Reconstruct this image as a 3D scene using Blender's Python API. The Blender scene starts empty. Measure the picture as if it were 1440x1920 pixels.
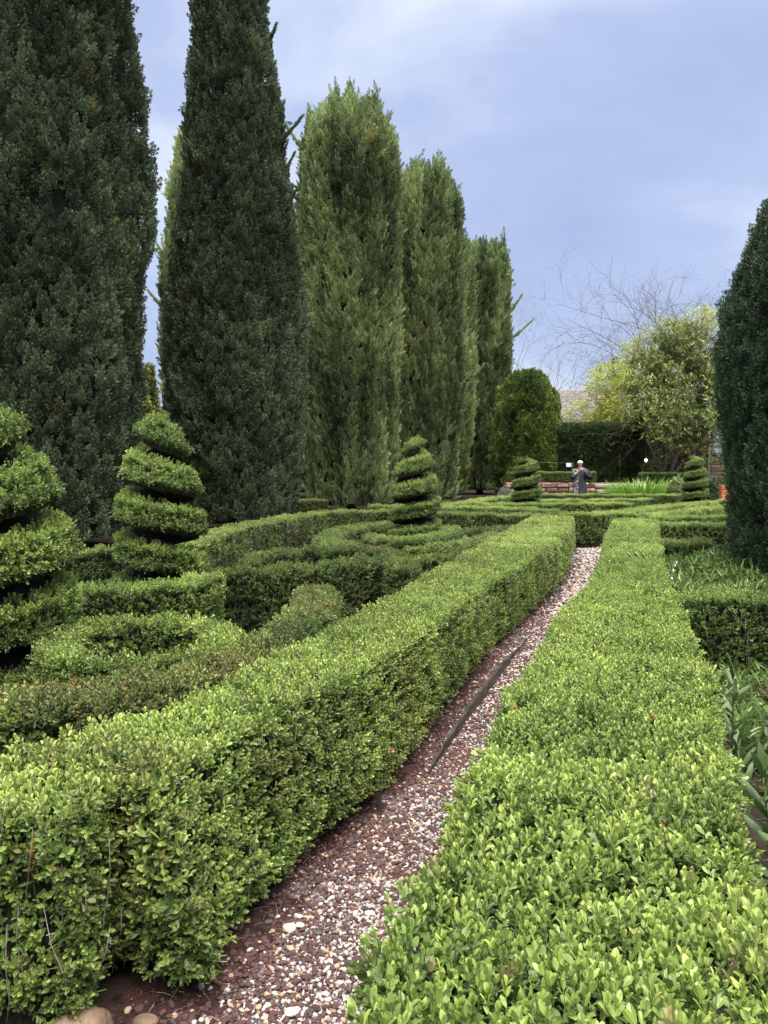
import bpy, math, random
import numpy as np
from mathutils import Vector, Matrix

# ------------------------------------------------------------------ camera, sky, sun, exposure
S = bpy.context.scene
COL = S.collection
random.seed(7)
RNG = np.random.default_rng(7)
F_PX, CAM_H = 1443.0, 1.6
TH = math.atan(90 / F_PX)                      # camera looks 3.6 degrees down
cam_d = bpy.data.cameras.new('camera'); cam = bpy.data.objects.new('camera', cam_d); COL.objects.link(cam)
cam.location = (0, 0, CAM_H); cam.rotation_euler = (math.pi / 2 - TH, 0, 0)
cam_d.sensor_fit = 'VERTICAL'; cam_d.sensor_height = 36; cam_d.lens = F_PX / 1920 * 36
cam_d.clip_start = 0.05; cam_d.clip_end = 2000
S.camera = cam
SUN_EL, SUN_AZ = math.radians(74), math.radians(165)   # azimuth measured clockwise from +Y
W = bpy.data.worlds.new('World'); S.world = W; W.use_nodes = True
nt = W.node_tree; nt.nodes.clear()
def nd(t, kind, **kw):
    n = t.nodes.new(kind)
    for k, v in kw.items(): setattr(n, k, v)
    return n
out = nd(nt, 'ShaderNodeOutputWorld'); bg = nd(nt, 'ShaderNodeBackground')
sky = nd(nt, 'ShaderNodeTexSky', sky_type='NISHITA', sun_disc=False)
sky.sun_elevation = SUN_EL; sky.sun_rotation = SUN_AZ
sky.air_density = 1.2; sky.dust_density = 1.5
tc = nd(nt, 'ShaderNodeTexCoord')
mp = nd(nt, 'ShaderNodeMapping'); mp.inputs['Scale'].default_value = (1, 1, 2.2)
mp.inputs['Location'].default_value = (0.4, 0.2, 0.1)
n1 = nd(nt, 'ShaderNodeTexNoise'); n1.inputs['Scale'].default_value = 2.1; n1.inputs['Detail'].default_value = 5
n1.inputs['Roughness'].default_value = 0.5; n1.inputs['Distortion'].default_value = 0.25
r1 = nd(nt, 'ShaderNodeValToRGB')
r1.color_ramp.elements[0].position = 0.34; r1.color_ramp.elements[0].color = (.84, 1.02, 1.60, 1)
r1.color_ramp.elements[1].position = 0.70; r1.color_ramp.elements[1].color = (1.95, 2.08, 2.3, 1)
e = r1.color_ramp.elements.new(0.48); e.color = (1.02, 1.21, 1.78, 1)
e = r1.color_ramp.elements.new(0.57); e.color = (1.36, 1.53, 1.97, 1)
mx = nd(nt, 'ShaderNodeMix', data_type='RGBA'); mx.inputs[0].default_value = 0.96
nt.links.new(tc.outputs['Generated'], mp.inputs[0]); nt.links.new(mp.outputs[0], n1.inputs['Vector'])
nt.links.new(n1.outputs['Fac'], r1.inputs[0])
nt.links.new(sky.outputs[0], mx.inputs[6]); nt.links.new(r1.outputs[0], mx.inputs[7])
nt.links.new(mx.outputs[2], bg.inputs[0]); bg.inputs[1].default_value = 0.052
nt.links.new(bg.outputs[0], out.inputs[0])
sun_d = bpy.data.lights.new('sun', 'SUN'); sun_d.energy = 1.45; sun_d.angle = math.radians(60); sun_d.color = (1, .95, .84)
sun = bpy.data.objects.new('sun', sun_d); COL.objects.link(sun)
sd = Vector((math.sin(SUN_AZ) * math.cos(SUN_EL), math.cos(SUN_AZ) * math.cos(SUN_EL), math.sin(SUN_EL)))
sun.rotation_euler = sd.to_track_quat('Z', 'Y').to_euler()
S.view_settings.view_transform = 'Standard'; S.view_settings.look = 'None'
S.view_settings.gamma = 1; S.view_settings.use_curve_mapping = False
S.view_settings.exposure = 3.2
S.cycles.use_denoising = True
S.cycles.max_bounces = 6; S.cycles.diffuse_bounces = 3; S.cycles.glossy_bounces = 2
S.cycles.transmission_bounces = 3; S.cycles.transparent_max_bounces = 4

CT, ST = math.cos(TH), math.sin(TH)
def at(px, py, h):
    """ground-plan point (x, y) of a photo pixel lying at height h"""
    u = 960 - py; dy = F_PX * CT + u * ST; dz = -F_PX * ST + u * CT
    t = (h - CAM_H) / dz
    return ((px - 720) * t, dy * t)
def X(px, depth): return (px - 720) / F_PX * depth

# ------------------------------------------------------------------ object helpers
def tag(o, label=None, cat=None, group=None, kind=None):
    if label: o['label'] = label
    if cat: o['category'] = cat
    if group: o['group'] = group
    if kind: o['kind'] = kind
    return o
def empty(name, label, cat, loc=(0, 0, 0), group=None):
    o = bpy.data.objects.new(name, None); COL.objects.link(o); o.location = loc; o.empty_display_size = .1
    return tag(o, label, cat, group)
def child(o, parent):
    o.parent = parent
    if parent is not None: o.matrix_parent_inverse = Matrix.Identity(4)
    return o
def mesh_data(name, v, f, mat=None, smooth=True):
    me = bpy.data.meshes.new(name)
    me.from_pydata([tuple(p) for p in v], [], [tuple(q) for q in f])
    if mat: me.materials.append(mat)
    if smooth: me.polygons.foreach_set('use_smooth', [True] * len(me.polygons))
    me.update(); return me
def mesh_obj(name, v, f, mat, parent=None, smooth=True, world=True):
    """mesh object; vertex coordinates are world ones, moved into the parent's frame"""
    v = np.array(v, dtype=float)
    if parent is not None and world: v = v - np.array(parent.location)
    o = bpy.data.objects.new(name, mesh_data(name, v, f, mat, smooth)); COL.objects.link(o)
    return child(o, parent)
def put(name, me, parent, loc, rot=(0, 0, 0), scl=(1, 1, 1)):
    o = bpy.data.objects.new(name, me); COL.objects.link(o)
    o.location = Vector(loc) - (parent.location if parent else Vector()); o.rotation_euler = rot; o.scale = scl
    return child(o, parent)
def box(x0, x1, y0, y1, z0, z1, bev=0.0):
    """box with chamfered edges -> verts, faces"""
    b = min(bev, (x1-x0)*.3, (y1-y0)*.3, (z1-z0)*.3)
    if b <= 0:
        v = [(x, y, z) for x in (x0, x1) for y in (y0, y1) for z in (z0, z1)]
        f = [(0,1,3,2), (4,6,7,5), (0,4,5,1), (2,3,7,6), (0,2,6,4), (1,5,7,3)]
        return v, f
    cx, cy, cz = (x0+x1)/2, (y0+y1)/2, (z0+z1)/2; hx, hy, hz = (x1-x0)/2, (y1-y0)/2, (z1-z0)/2
    v = []; idx = {}
    for sx in (-1, 1):
        for sy in (-1, 1):
            for sz in (-1, 1):
                for a in range(3):
                    p = [sx*(hx-b), sy*(hy-b), sz*(hz-b)]; p[a] = (sx*hx, sy*hy, sz*hz)[a]
                    idx[(sx, sy, sz, a)] = len(v); v.append((cx+p[0], cy+p[1], cz+p[2]))
    f = []
    for a in range(3):
        b1, b2 = (a+1) % 3, (a+2) % 3
        for s in (-1, 1):
            q = []
            for t1, t2 in ((-1,-1),(1,-1),(1,1),(-1,1)):
                k = [0,0,0]; k[a]=s; k[b1]=t1; k[b2]=t2; q.append(idx[(k[0],k[1],k[2],a)])
            f.append(q if s > 0 else q[::-1])
        for t1 in (-1, 1):
            for t2 in (-1, 1):
                q = []
                for s, c in ((-1, b1), (1, b1), (1, b2), (-1, b2)):
                    k = [0,0,0]; k[a]=s; k[b1]=t1; k[b2]=t2; q.append(idx[(k[0],k[1],k[2],c)])
                f.append(q)
    for sx in (-1, 1):
        for sy in (-1, 1):
            for sz in (-1, 1): f.append([idx[(sx,sy,sz,a)] for a in range(3)])
    return v, f
def join(parts):
    V, Fs = [], []
    for v, f in parts:
        n = len(V); V += [tuple(p) for p in v]; Fs += [tuple(i + n for i in q) for q in f]
    return V, Fs
def tubes(lines, sides=5):
    """lines: list of (points Nx3, radii N) -> verts, faces"""
    V, Fs = [], []
    for pts, rad in lines:
        pts = [Vector(p) for p in pts]
        n0 = len(V); N = len(pts)
        up = Vector((0.31, 0.2, .93))
        for i, p in enumerate(pts):
            d = (pts[min(i+1, N-1)] - pts[max(i-1, 0)]).normalized()
            a = d.cross(up)
            if a.length < .05: a = d.cross(Vector((1, 0, 0)))
            a.normalize(); b = d.cross(a)
            for k in range(sides):
                t = 2*math.pi*k/sides
                V.append(p + (a*math.cos(t) + b*math.sin(t))*rad[i])
        for i in range(N-1):
            for k in range(sides):
                q = (k+1) % sides
                Fs.append((n0+i*sides+k, n0+i*sides+q, n0+(i+1)*sides+q, n0+(i+1)*sides+k))
        Fs.append(tuple(n0+k for k in range(sides))[::-1]); Fs.append(tuple(n0+(N-1)*sides+k for k in range(sides)))
    return V, Fs

# ------------------------------------------------------------------ noise
def vnoise(p, scale=1.0, seed=0):
    """smooth value noise in -1..1, vectorised"""
    q = np.asarray(p, float) / scale + seed * 17.31
    i = np.floor(q).astype(np.int64); f = q - i; f = f*f*(3-2*f)
    def h(a, b, c):
        n = (a*374761393 + b*668265263 + c*2147483647 + seed*1274126177) & 0xFFFFFFFF
        n = ((n ^ (n >> 13)) * 1274126177) & 0xFFFFFFFF
        n = (n ^ (n >> 16)) & 0xFFFF
        return n / 32767.5 - 1
    r = 0
    for dx in (0, 1):
        for dy in (0, 1):
            for dz in (0, 1):
                w = (f[:,0] if dx else 1-f[:,0])*(f[:,1] if dy else 1-f[:,1])*(f[:,2] if dz else 1-f[:,2])
                r = r + w*h(i[:,0]+dx, i[:,1]+dy, i[:,2]+dz)
    return r

# ------------------------------------------------------------------ materials
def new_mat(name):
    m = bpy.data.materials.new(name); m.use_nodes = True; t = m.node_tree
    return m, t, t.nodes['Principled BSDF']
def leaf_material(name, rough=.5, trans=.25, old=(.42, .52, .55), spec=.4):
    """colour = tint of the sprig x age of the leaf (new growth pale, old leaves deeper)"""
    m, t, b = new_mat(name)
    ti = nd(t, 'ShaderNodeAttribute', attribute_type='INSTANCER', attribute_name='tint')
    ag = nd(t, 'ShaderNodeAttribute', attribute_type='GEOMETRY', attribute_name='age')
    m1 = nd(t, 'ShaderNodeMix', data_type='RGBA', blend_type='MULTIPLY'); m1.inputs[0].default_value = 1
    m1.inputs[7].default_value = (*old, 1)
    m2 = nd(t, 'ShaderNodeMix', data_type='RGBA')
    t.links.new(ti.outputs['Color'], m1.inputs[6])
    t.links.new(ag.outputs['Fac'], m2.inputs[0]); t.links.new(m1.outputs[2], m2.inputs[6]); t.links.new(ti.outputs['Color'], m2.inputs[7])
    t.links.new(m2.outputs[2], b.inputs['Base Color'])
    b.inputs['Roughness'].default_value = rough; b.inputs['Specular IOR Level'].default_value = spec
    if trans:
        tr = nd(t, 'ShaderNodeBsdfTranslucent'); ms = nd(t, 'ShaderNodeMixShader'); ms.inputs[0].default_value = trans
        o = t.nodes['Material Output']
        t.links.new(m2.outputs[2], tr.inputs[0]); t.links.new(b.outputs[0], ms.inputs[1]); t.links.new(tr.outputs[0], ms.inputs[2])
        t.links.new(ms.outputs[0], o.inputs[0])
    return m
def noise_mat(name, c1, c2, scale=8, rough=.8, detail=6, bump=.3, bscale=None, stretch=(1,1,1), lo=.35, hi=.65, spec=.3, metallic=0, coord='Object'):
    m, t, b = new_mat(name)
    tcn = nd(t, 'ShaderNodeTexCoord'); mpn = nd(t, 'ShaderNodeMapping'); mpn.inputs['Scale'].default_value = stretch
    n = nd(t, 'ShaderNodeTexNoise'); n.inputs['Scale'].default_value = scale; n.inputs['Detail'].default_value = detail
    r = nd(t, 'ShaderNodeValToRGB')
    r.color_ramp.elements[0].position = lo; r.color_ramp.elements[0].color = (*c1, 1)
    r.color_ramp.elements[1].position = hi; r.color_ramp.elements[1].color = (*c2, 1)
    t.links.new(tcn.outputs[coord], mpn.inputs[0]); t.links.new(mpn.outputs[0], n.inputs['Vector'])
    t.links.new(n.outputs['Fac'], r.inputs[0]); t.links.new(r.outputs[0], b.inputs['Base Color'])
    if bump:
        nb = nd(t, 'ShaderNodeTexNoise'); nb.inputs['Scale'].default_value = bscale or scale*4; nb.inputs['Detail'].default_value = 5
        bu = nd(t, 'ShaderNodeBump'); bu.inputs['Strength'].default_value = bump; bu.inputs['Distance'].default_value = .02
        t.links.new(mpn.outputs[0], nb.inputs['Vector']); t.links.new(nb.outputs['Fac'], bu.inputs['Height']); t.links.new(bu.outputs[0], b.inputs['Normal'])
    b.inputs['Roughness'].default_value = rough; b.inputs['Specular IOR Level'].default_value = spec; b.inputs['Metallic'].default_value = metallic
    return m
def object_random(m, amount=.35):
    """brightness varies from piece to piece"""
    t = m.node_tree; b = t.nodes['Principled BSDF']; src = b.inputs['Base Color'].links[0].from_socket
    oi = nd(t, 'ShaderNodeObjectInfo'); mr = nd(t, 'ShaderNodeMapRange'); mr.inputs[3].default_value = 1-amount; mr.inputs[4].default_value = 1+amount
    mm = nd(t, 'ShaderNodeVectorMath', operation='SCALE')
    t.links.new(oi.outputs['Random'], mr.inputs[0]); t.links.new(src, mm.inputs[0]); t.links.new(mr.outputs[0], mm.inputs['Scale'])
    t.links.new(mm.outputs[0], b.inputs['Base Color']); return m

M_BOX = leaf_material('boxwood_leaf', .42, .25, (.34, .44, .42), .5)
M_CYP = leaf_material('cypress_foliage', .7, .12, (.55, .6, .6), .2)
M_YEW = leaf_material('yew_foliage', .5, .12, (.5, .55, .55), .35)
M_TREE = leaf_material('tree_leaf', .5, .3, (.7, .75, .7), .4)
M_LILY = leaf_material('lily_leaf', .4, .25, (.7, .8, .7), .5)
M_TWIG = noise_mat('hedge_twigs', (.012, .014, .006), (.035, .03, .016), 60, .95, bump=1, bscale=90, stretch=(1, 1, .35))
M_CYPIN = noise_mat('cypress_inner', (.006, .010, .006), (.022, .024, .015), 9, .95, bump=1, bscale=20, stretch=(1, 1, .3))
M_BARK = noise_mat('bark', (.05, .04, .03), (.16, .13, .1), 14, .9, bump=.8, stretch=(1, 1, .25))
M_PALEBARK = noise_mat('pale_bark', (.12, .105, .085), (.26, .23, .19), 14, .9, bump=.8, stretch=(1, 1, .25))
M_STEM = noise_mat('green_stem', (.05, .08, .03), (.1, .14, .05), 20, .6)

# ------------------------------------------------------------------ small leafy meshes that are scattered
def leaf_geo(V, Fa, A, base, d, side, L, Wd, fold, age, nose=.58):
    """one obovate leaf: base point, direction, side vector"""
    d = d.normalized(); side = (side - d*side.dot(d)).normalized(); up = d.cross(side)
    n = len(V); m = base + d*L*nose
    V += [base, base + d*L*.25 + side*Wd*.3 + up*fold*L*.4, m + side*Wd*.5 + up*fold*L, base + d*L*.88 + side*Wd*.28 + up*fold*L*.5, base + d*L - up*L*.05,
          base + d*L*.88 - side*Wd*.28 + up*fold*L*.5, m - side*Wd*.5 + up*fold*L, base + d*L*.25 - side*Wd*.3 + up*fold*L*.4, m]
    Fa += [(n, n+1, n+2, n+8), (n+8, n+2, n+3, n+4), (n, n+8, n+6, n+7), (n+8, n+4, n+5, n+6)]
    A += [age]*9
def src(name, V, Fa, A, mat, smooth=False):
    me = mesh_data(name, V, Fa, mat, smooth)
    a = me.attributes.new('age', 'FLOAT', 'POINT'); a.data.foreach_set('value', A)
    return bpy.data.objects.new(name, me)             # never linked: only its mesh is used
def box_sprig(seed, pairs=5, L=.026, tips=True):
    r = random.Random(seed); V, Fa, A = [], [], []
    h = .05; bend = Vector((r.uniform(-.2, .2), r.uniform(-.2, .2), 0))
    for i in range(pairs):
        t = i/(pairs-1); z = -.012 + h*t; ph = i*math.pi/2 + r.uniform(-.25, .25)
        c = Vector((0, 0, z)) + bend*z
        for s in (0, math.pi):
            a = ph + s; el = math.radians(22 + 42*t + r.uniform(-14, 14))
            d = Vector((math.cos(a)*math.cos(el), math.sin(a)*math.cos(el), math.sin(el)))
            side = Vector((-math.sin(a), math.cos(a), r.uniform(-.3, .3)))
            l = L*(1.0 - .3*t)*r.uniform(.8, 1.15)
            leaf_geo(V, Fa, A, c, d, side, l, l*.52, r.uniform(.02, .12), min(1, max(0, t*1.15 + r.uniform(-.35, .15))))
    if tips:
        for k in range(3):
            a = r.uniform(0, 6.28); el = math.radians(r.uniform(68, 85))
            d = Vector((math.cos(a)*math.cos(el), math.sin(a)*math.cos(el), math.sin(el)))
            leaf_geo(V, Fa, A, Vector((0, 0, h-.012)) + bend*h, d, Vector((-math.sin(a), math.cos(a), 0)), L*.6, L*.28, .1, 1)
    # thin stem
    sv, sf = tubes([([(0, 0, -.05), tuple(bend*h + Vector((0, 0, h-.012)))], [.0013, .0008])], 3)
    n = len(V); V += sv; Fa += [tuple(i+n for i in q) for q in sf]; A += [.3]*len(sv)
    return src('box_sprig', V, Fa, A, M_BOX)
def plume(seed, H=.3, Wd=.1, n=64, bit=.05, wid=.012, mat=None, spread=32):
    """upward feathery spray of scale-leaved shoots"""
    r = random.Random(seed); V, Fa, A = [], [], []
    for i in range(n):
        t = (i + r.random())/n; z = H*(t*.95 - .1)
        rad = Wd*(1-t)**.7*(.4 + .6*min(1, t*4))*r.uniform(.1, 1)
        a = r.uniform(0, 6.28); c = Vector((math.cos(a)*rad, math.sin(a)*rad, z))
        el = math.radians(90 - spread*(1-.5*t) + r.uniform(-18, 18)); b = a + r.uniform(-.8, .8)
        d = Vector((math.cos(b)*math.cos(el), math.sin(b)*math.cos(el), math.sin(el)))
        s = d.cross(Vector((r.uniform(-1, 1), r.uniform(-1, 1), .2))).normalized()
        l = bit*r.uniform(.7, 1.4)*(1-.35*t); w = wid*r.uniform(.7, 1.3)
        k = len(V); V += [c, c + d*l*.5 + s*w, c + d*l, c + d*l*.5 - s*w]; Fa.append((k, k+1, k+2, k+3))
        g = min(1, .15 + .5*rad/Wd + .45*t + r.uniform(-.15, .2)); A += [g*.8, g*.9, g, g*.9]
    return src('spray', V, Fa, A, mat or M_CYP)
def leaf_cluster(seed, n=6, L=.11, asp=.38, spread=.08, mat=None, droop=0):
    r = random.Random(seed); V, Fa, A = [], [], []
    for i in range(n):
        a = i*2.4 + r.uniform(-.4, .4); el = math.radians(r.uniform(-5, 65) - droop)
        d = Vector((math.cos(a)*math.cos(el), math.sin(a)*math.cos(el), math.sin(el)))
        c = Vector((r.uniform(-1, 1), r.uniform(-1, 1), r.uniform(-1, 1)))*spread
        l = L*r.uniform(.7, 1.15)
        leaf_geo(V, Fa, A, c, d, Vector((-math.sin(a), math.cos(a), r.uniform(-.5, .5))), l, l*asp, .06, r.uniform(.2, 1), .5)
    return src('leaf_cluster', V, Fa, A, mat or M_TREE)
def pebble(seed):
    r = random.Random(seed)
    n, m = 6, 4; V, Fa = [], []
    V.append(Vector((0, 0, .5)))
    for j in range(1, m):
        ph = math.pi*j/m
        for i in range(n):
            a = 2*math.pi*i/n; V.append(Vector((math.sin(ph)*math.cos(a), math.sin(ph)*math.sin(a), math.cos(ph)*.7))*.5)
    V.append(Vector((0, 0, -.5)))
    V = [Vector((p.x*r.uniform(.8, 1.15), p.y*r.uniform(.7, 1.05), p.z*r.uniform(.75, 1.1))) for p in V]
    for i in range(n): Fa.append((0, 1+i, 1+(i+1) % n))
    for j in range(m-2):
        for i in range(n): Fa.append((1+j*n+i, 1+(j+1)*n+i, 1+(j+1)*n+(i+1) % n, 1+j*n+(i+1) % n))
    L = len(V)-1
    for i in range(n): Fa.append((L, 1+(m-2)*n+(i+1) % n, 1+(m-2)*n+i))
    return src('pebble', V, Fa, [1]*len(V), M_PEB, True)
m, t, b = new_mat('pebble_stone'); M_PEB = m
ti = nd(t, 'ShaderNodeAttribute', attribute_type='INSTANCER', attribute_name='tint')
tcn = nd(t, 'ShaderNodeTexCoord'); nn = nd(t, 'ShaderNodeTexNoise'); nn.inputs['Scale'].default_value = 5; nn.inputs['Detail'].default_value = 4
mr = nd(t, 'ShaderNodeMapRange'); mr.inputs[1].default_value = .3; mr.inputs[2].default_value = .7; mr.inputs[3].default_value = .7; mr.inputs[4].default_value = 1.12
vm = nd(t, 'ShaderNodeVectorMath', operation='SCALE')
t.links.new(tcn.outputs['Object'], nn.inputs['Vector']); t.links.new(nn.outputs['Fac'], mr.inputs[0])
t.links.new(ti.outputs['Color'], vm.inputs[0]); t.links.new(mr.outputs[0], vm.inputs['Scale']); t.links.new(vm.outputs[0], b.inputs['Base Color'])
bu = nd(t, 'ShaderNodeBump'); bu.inputs['Strength'].default_value = .5; bu.inputs['Distance'].default_value = .1
t.links.new(nn.outputs['Fac'], bu.inputs['Height']); t.links.new(bu.outputs[0], b.inputs['Normal']); b.inputs['Roughness'].default_value = .8

KIND = {
    'box': [box_sprig(i, (4, 5, 6, 5, 4, 6, 5, 4, 5)[i], (.026, .021, .023, .029, .022, .019, .025, .031, .0235)[i], i != 3) for i in range(9)],
    'boxfar': [box_sprig(20+i, 3, .03, False) for i in range(4)],
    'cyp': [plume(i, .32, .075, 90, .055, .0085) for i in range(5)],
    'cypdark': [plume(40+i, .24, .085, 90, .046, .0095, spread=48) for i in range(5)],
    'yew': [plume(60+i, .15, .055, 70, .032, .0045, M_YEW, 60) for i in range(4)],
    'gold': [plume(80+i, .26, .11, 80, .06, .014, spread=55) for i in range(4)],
    'mag': [leaf_cluster(i, 6, .13, .36, .07) for i in range(4)],
    'fine': [leaf_cluster(20+i, 9, .055, .5, .09) for i in range(4)],
    'shrub': [leaf_cluster(40+i, 8, .05, .45, .035) for i in range(4)],
    'peb': [pebble(i) for i in range(7)],
    'fern': [leaf_cluster(70+i, 9, .12, .16, .03, M_LILY) for i in range(4)],
}
TREES = {}
def node_group(kind):
    if kind in TREES: return TREES[kind]
    g = bpy.data.node_groups.new('scatter_' + kind, 'GeometryNodeTree')
    g.interface.new_socket('Geometry', in_out='INPUT', socket_type='NodeSocketGeometry')
    g.interface.new_socket('Geometry', in_out='OUTPUT', socket_type='NodeSocketGeometry')
    gi = nd(g, 'NodeGroupInput'); go = nd(g, 'NodeGroupOutput')
    jn = nd(g, 'GeometryNodeJoinGeometry')
    for o in KIND[kind]:
        oi = nd(g, 'GeometryNodeObjectInfo'); oi.inputs['Object'].default_value = o; oi.inputs['As Instance'].default_value = False
        gt = nd(g, 'GeometryNodeGeometryToInstance'); g.links.new(oi.outputs['Geometry'], gt.inputs[0]); g.links.new(gt.outputs[0], jn.inputs[0])
    ip = nd(g, 'GeometryNodeInstanceOnPoints'); ip.inputs['Pick Instance'].default_value = True
    def na(n, ty):
        a = nd(g, 'GeometryNodeInputNamedAttribute', data_type=ty); a.inputs['Name'].default_value = n; return a.outputs['Attribute']
    g.links.new(gi.outputs[0], ip.inputs['Points']); g.links.new(jn.outputs[0], ip.inputs['Instance'])
    g.links.new(na('vi', 'INT'), ip.inputs['Instance Index']); g.links.new(na('rot', 'FLOAT_VECTOR'), ip.inputs['Rotation'])
    g.links.new(na('scl', 'FLOAT_VECTOR'), ip.inputs['Scale']); g.links.new(ip.outputs[0], go.inputs[0])
    TREES[kind] = g; return g
def eulers(axis, spin):
    z = axis/np.linalg.norm(axis, axis=1)[:, None]
    ref = np.where(np.abs(z[:, 2:3]) > .95, [[1., 0, 0]], [[0, 0, 1.]])
    x = np.cross(ref, z); x /= np.linalg.norm(x, axis=1)[:, None]; y = np.cross(z, x)
    c, s = np.cos(spin)[:, None], np.sin(spin)[:, None]
    x2 = x*c + y*s; y2 = np.cross(z, x2)
    return np.stack([np.arctan2(y2[:, 2], z[:, 2]), -np.arcsin(np.clip(x2[:, 2], -1, 1)), np.arctan2(x2[:, 1], x2[:, 0])], 1)
def scatter(name, kind, parent, P, axis, scl, tint, singles=0, single_name='sprig', cat=None):
    """one object of stuff made of instances; the `singles` nearest in view become objects of their own"""
    n = len(P)
    if n == 0: return None
    if scl.ndim == 1: scl = np.repeat(scl[:, None], 3, 1)
    rot = eulers(axis, RNG.uniform(0, 2*math.pi, n)); vi = RNG.integers(0, len(KIND[kind]), n)
    off = np.array(parent.location) if parent is not None else np.zeros(3)
    if singles:
        d = np.linalg.norm(P - [0, 0, CAM_H], axis=1)
        fy = P[:, 1]*CT - (P[:, 2]-CAM_H)*ST; fz = P[:, 1]*ST + (P[:, 2]-CAM_H)*CT
        vis = (fy > .2) & (np.abs(P[:, 0]/fy) < .5) & (np.abs(fz/fy) < .67)
        out_n = axis.copy(); vis &= (P[:, 2] > .2)
        d = np.where(vis, d, 1e9); order = np.argsort(d)[:singles]; order = order[d[order] < 1e8]
        for i in order:
            o = bpy.data.objects.new(single_name, KIND[kind][vi[i]].data); COL.objects.link(o)
            o.location = P[i] - off; o.rotation_euler = rot[i]; o.scale = scl[i]; o.parent = parent
            o['tint'] = [float(c) for c in tint[i]] + [1.0]
        keep = np.ones(n, bool); keep[order] = False
        P, rot, vi, scl, tint = P[keep], rot[keep], vi[keep], scl[keep], tint[keep]; n = len(P)
    me = bpy.data.meshes.new(name); me.vertices.add(n); me.vertices.foreach_set('co', (P-off).astype(np.float32).ravel())
    me.attributes.new('rot', 'FLOAT_VECTOR', 'POINT').data.foreach_set('vector', rot.astype(np.float32).ravel())
    me.attributes.new('scl', 'FLOAT_VECTOR', 'POINT').data.foreach_set('vector', scl.astype(np.float32).ravel())
    me.attributes.new('vi', 'INT', 'POINT').data.foreach_set('value', vi.astype(np.int32))
    ca = me.attributes.new('tint', 'FLOAT_COLOR', 'POINT')
    ca.data.foreach_set('color', np.concatenate([tint, np.ones((n, 1))], 1).astype(np.float32).ravel())
    me.update()
    o = bpy.data.objects.new(name, me); COL.objects.link(o); child(o, parent)
    mod = o.modifiers.new('leaves', 'NODES'); mod.node_group = node_group(kind); o['kind'] = 'stuff'
    return o

def sample(V, Fq, density):
    """random points on a quad/tri mesh; density(centroids, normals) -> per m2"""
    V = np.array(V, float); T = []
    for q in Fq:
        T.append((q[0], q[1], q[2]))
        if len(q) == 4: T.append((q[0], q[2], q[3]))
    T = np.array(T); a, b, c = V[T[:, 0]], V[T[:, 1]], V[T[:, 2]]
    cr = np.cross(b-a, c-a); ar = np.linalg.norm(cr, axis=1)*.5; ok = ar > 1e-9
    a, b, c, cr, ar = a[ok], b[ok], c[ok], cr[ok], ar[ok]
    N = cr/(2*ar)[:, None]; cen = (a+b+c)/3
    cnt = RNG.poisson(ar*density(cen, N)); idx = np.repeat(np.arange(len(ar)), cnt)
    u, v = RNG.random(len(idx)), RNG.random(len(idx)); fl = u+v > 1; u[fl], v[fl] = 1-u[fl], 1-v[fl]
    P = a[idx] + (b-a)[idx]*u[:, None] + (c-a)[idx]*v[:, None]
    return P, N[idx]
def toward(cen, N):
    """+1 facing the camera, -1 away"""
    d = np.array([0, 0, CAM_H]) - cen; dist = np.linalg.norm(d, axis=1)
    return (N*d).sum(1)/dist, dist

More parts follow.
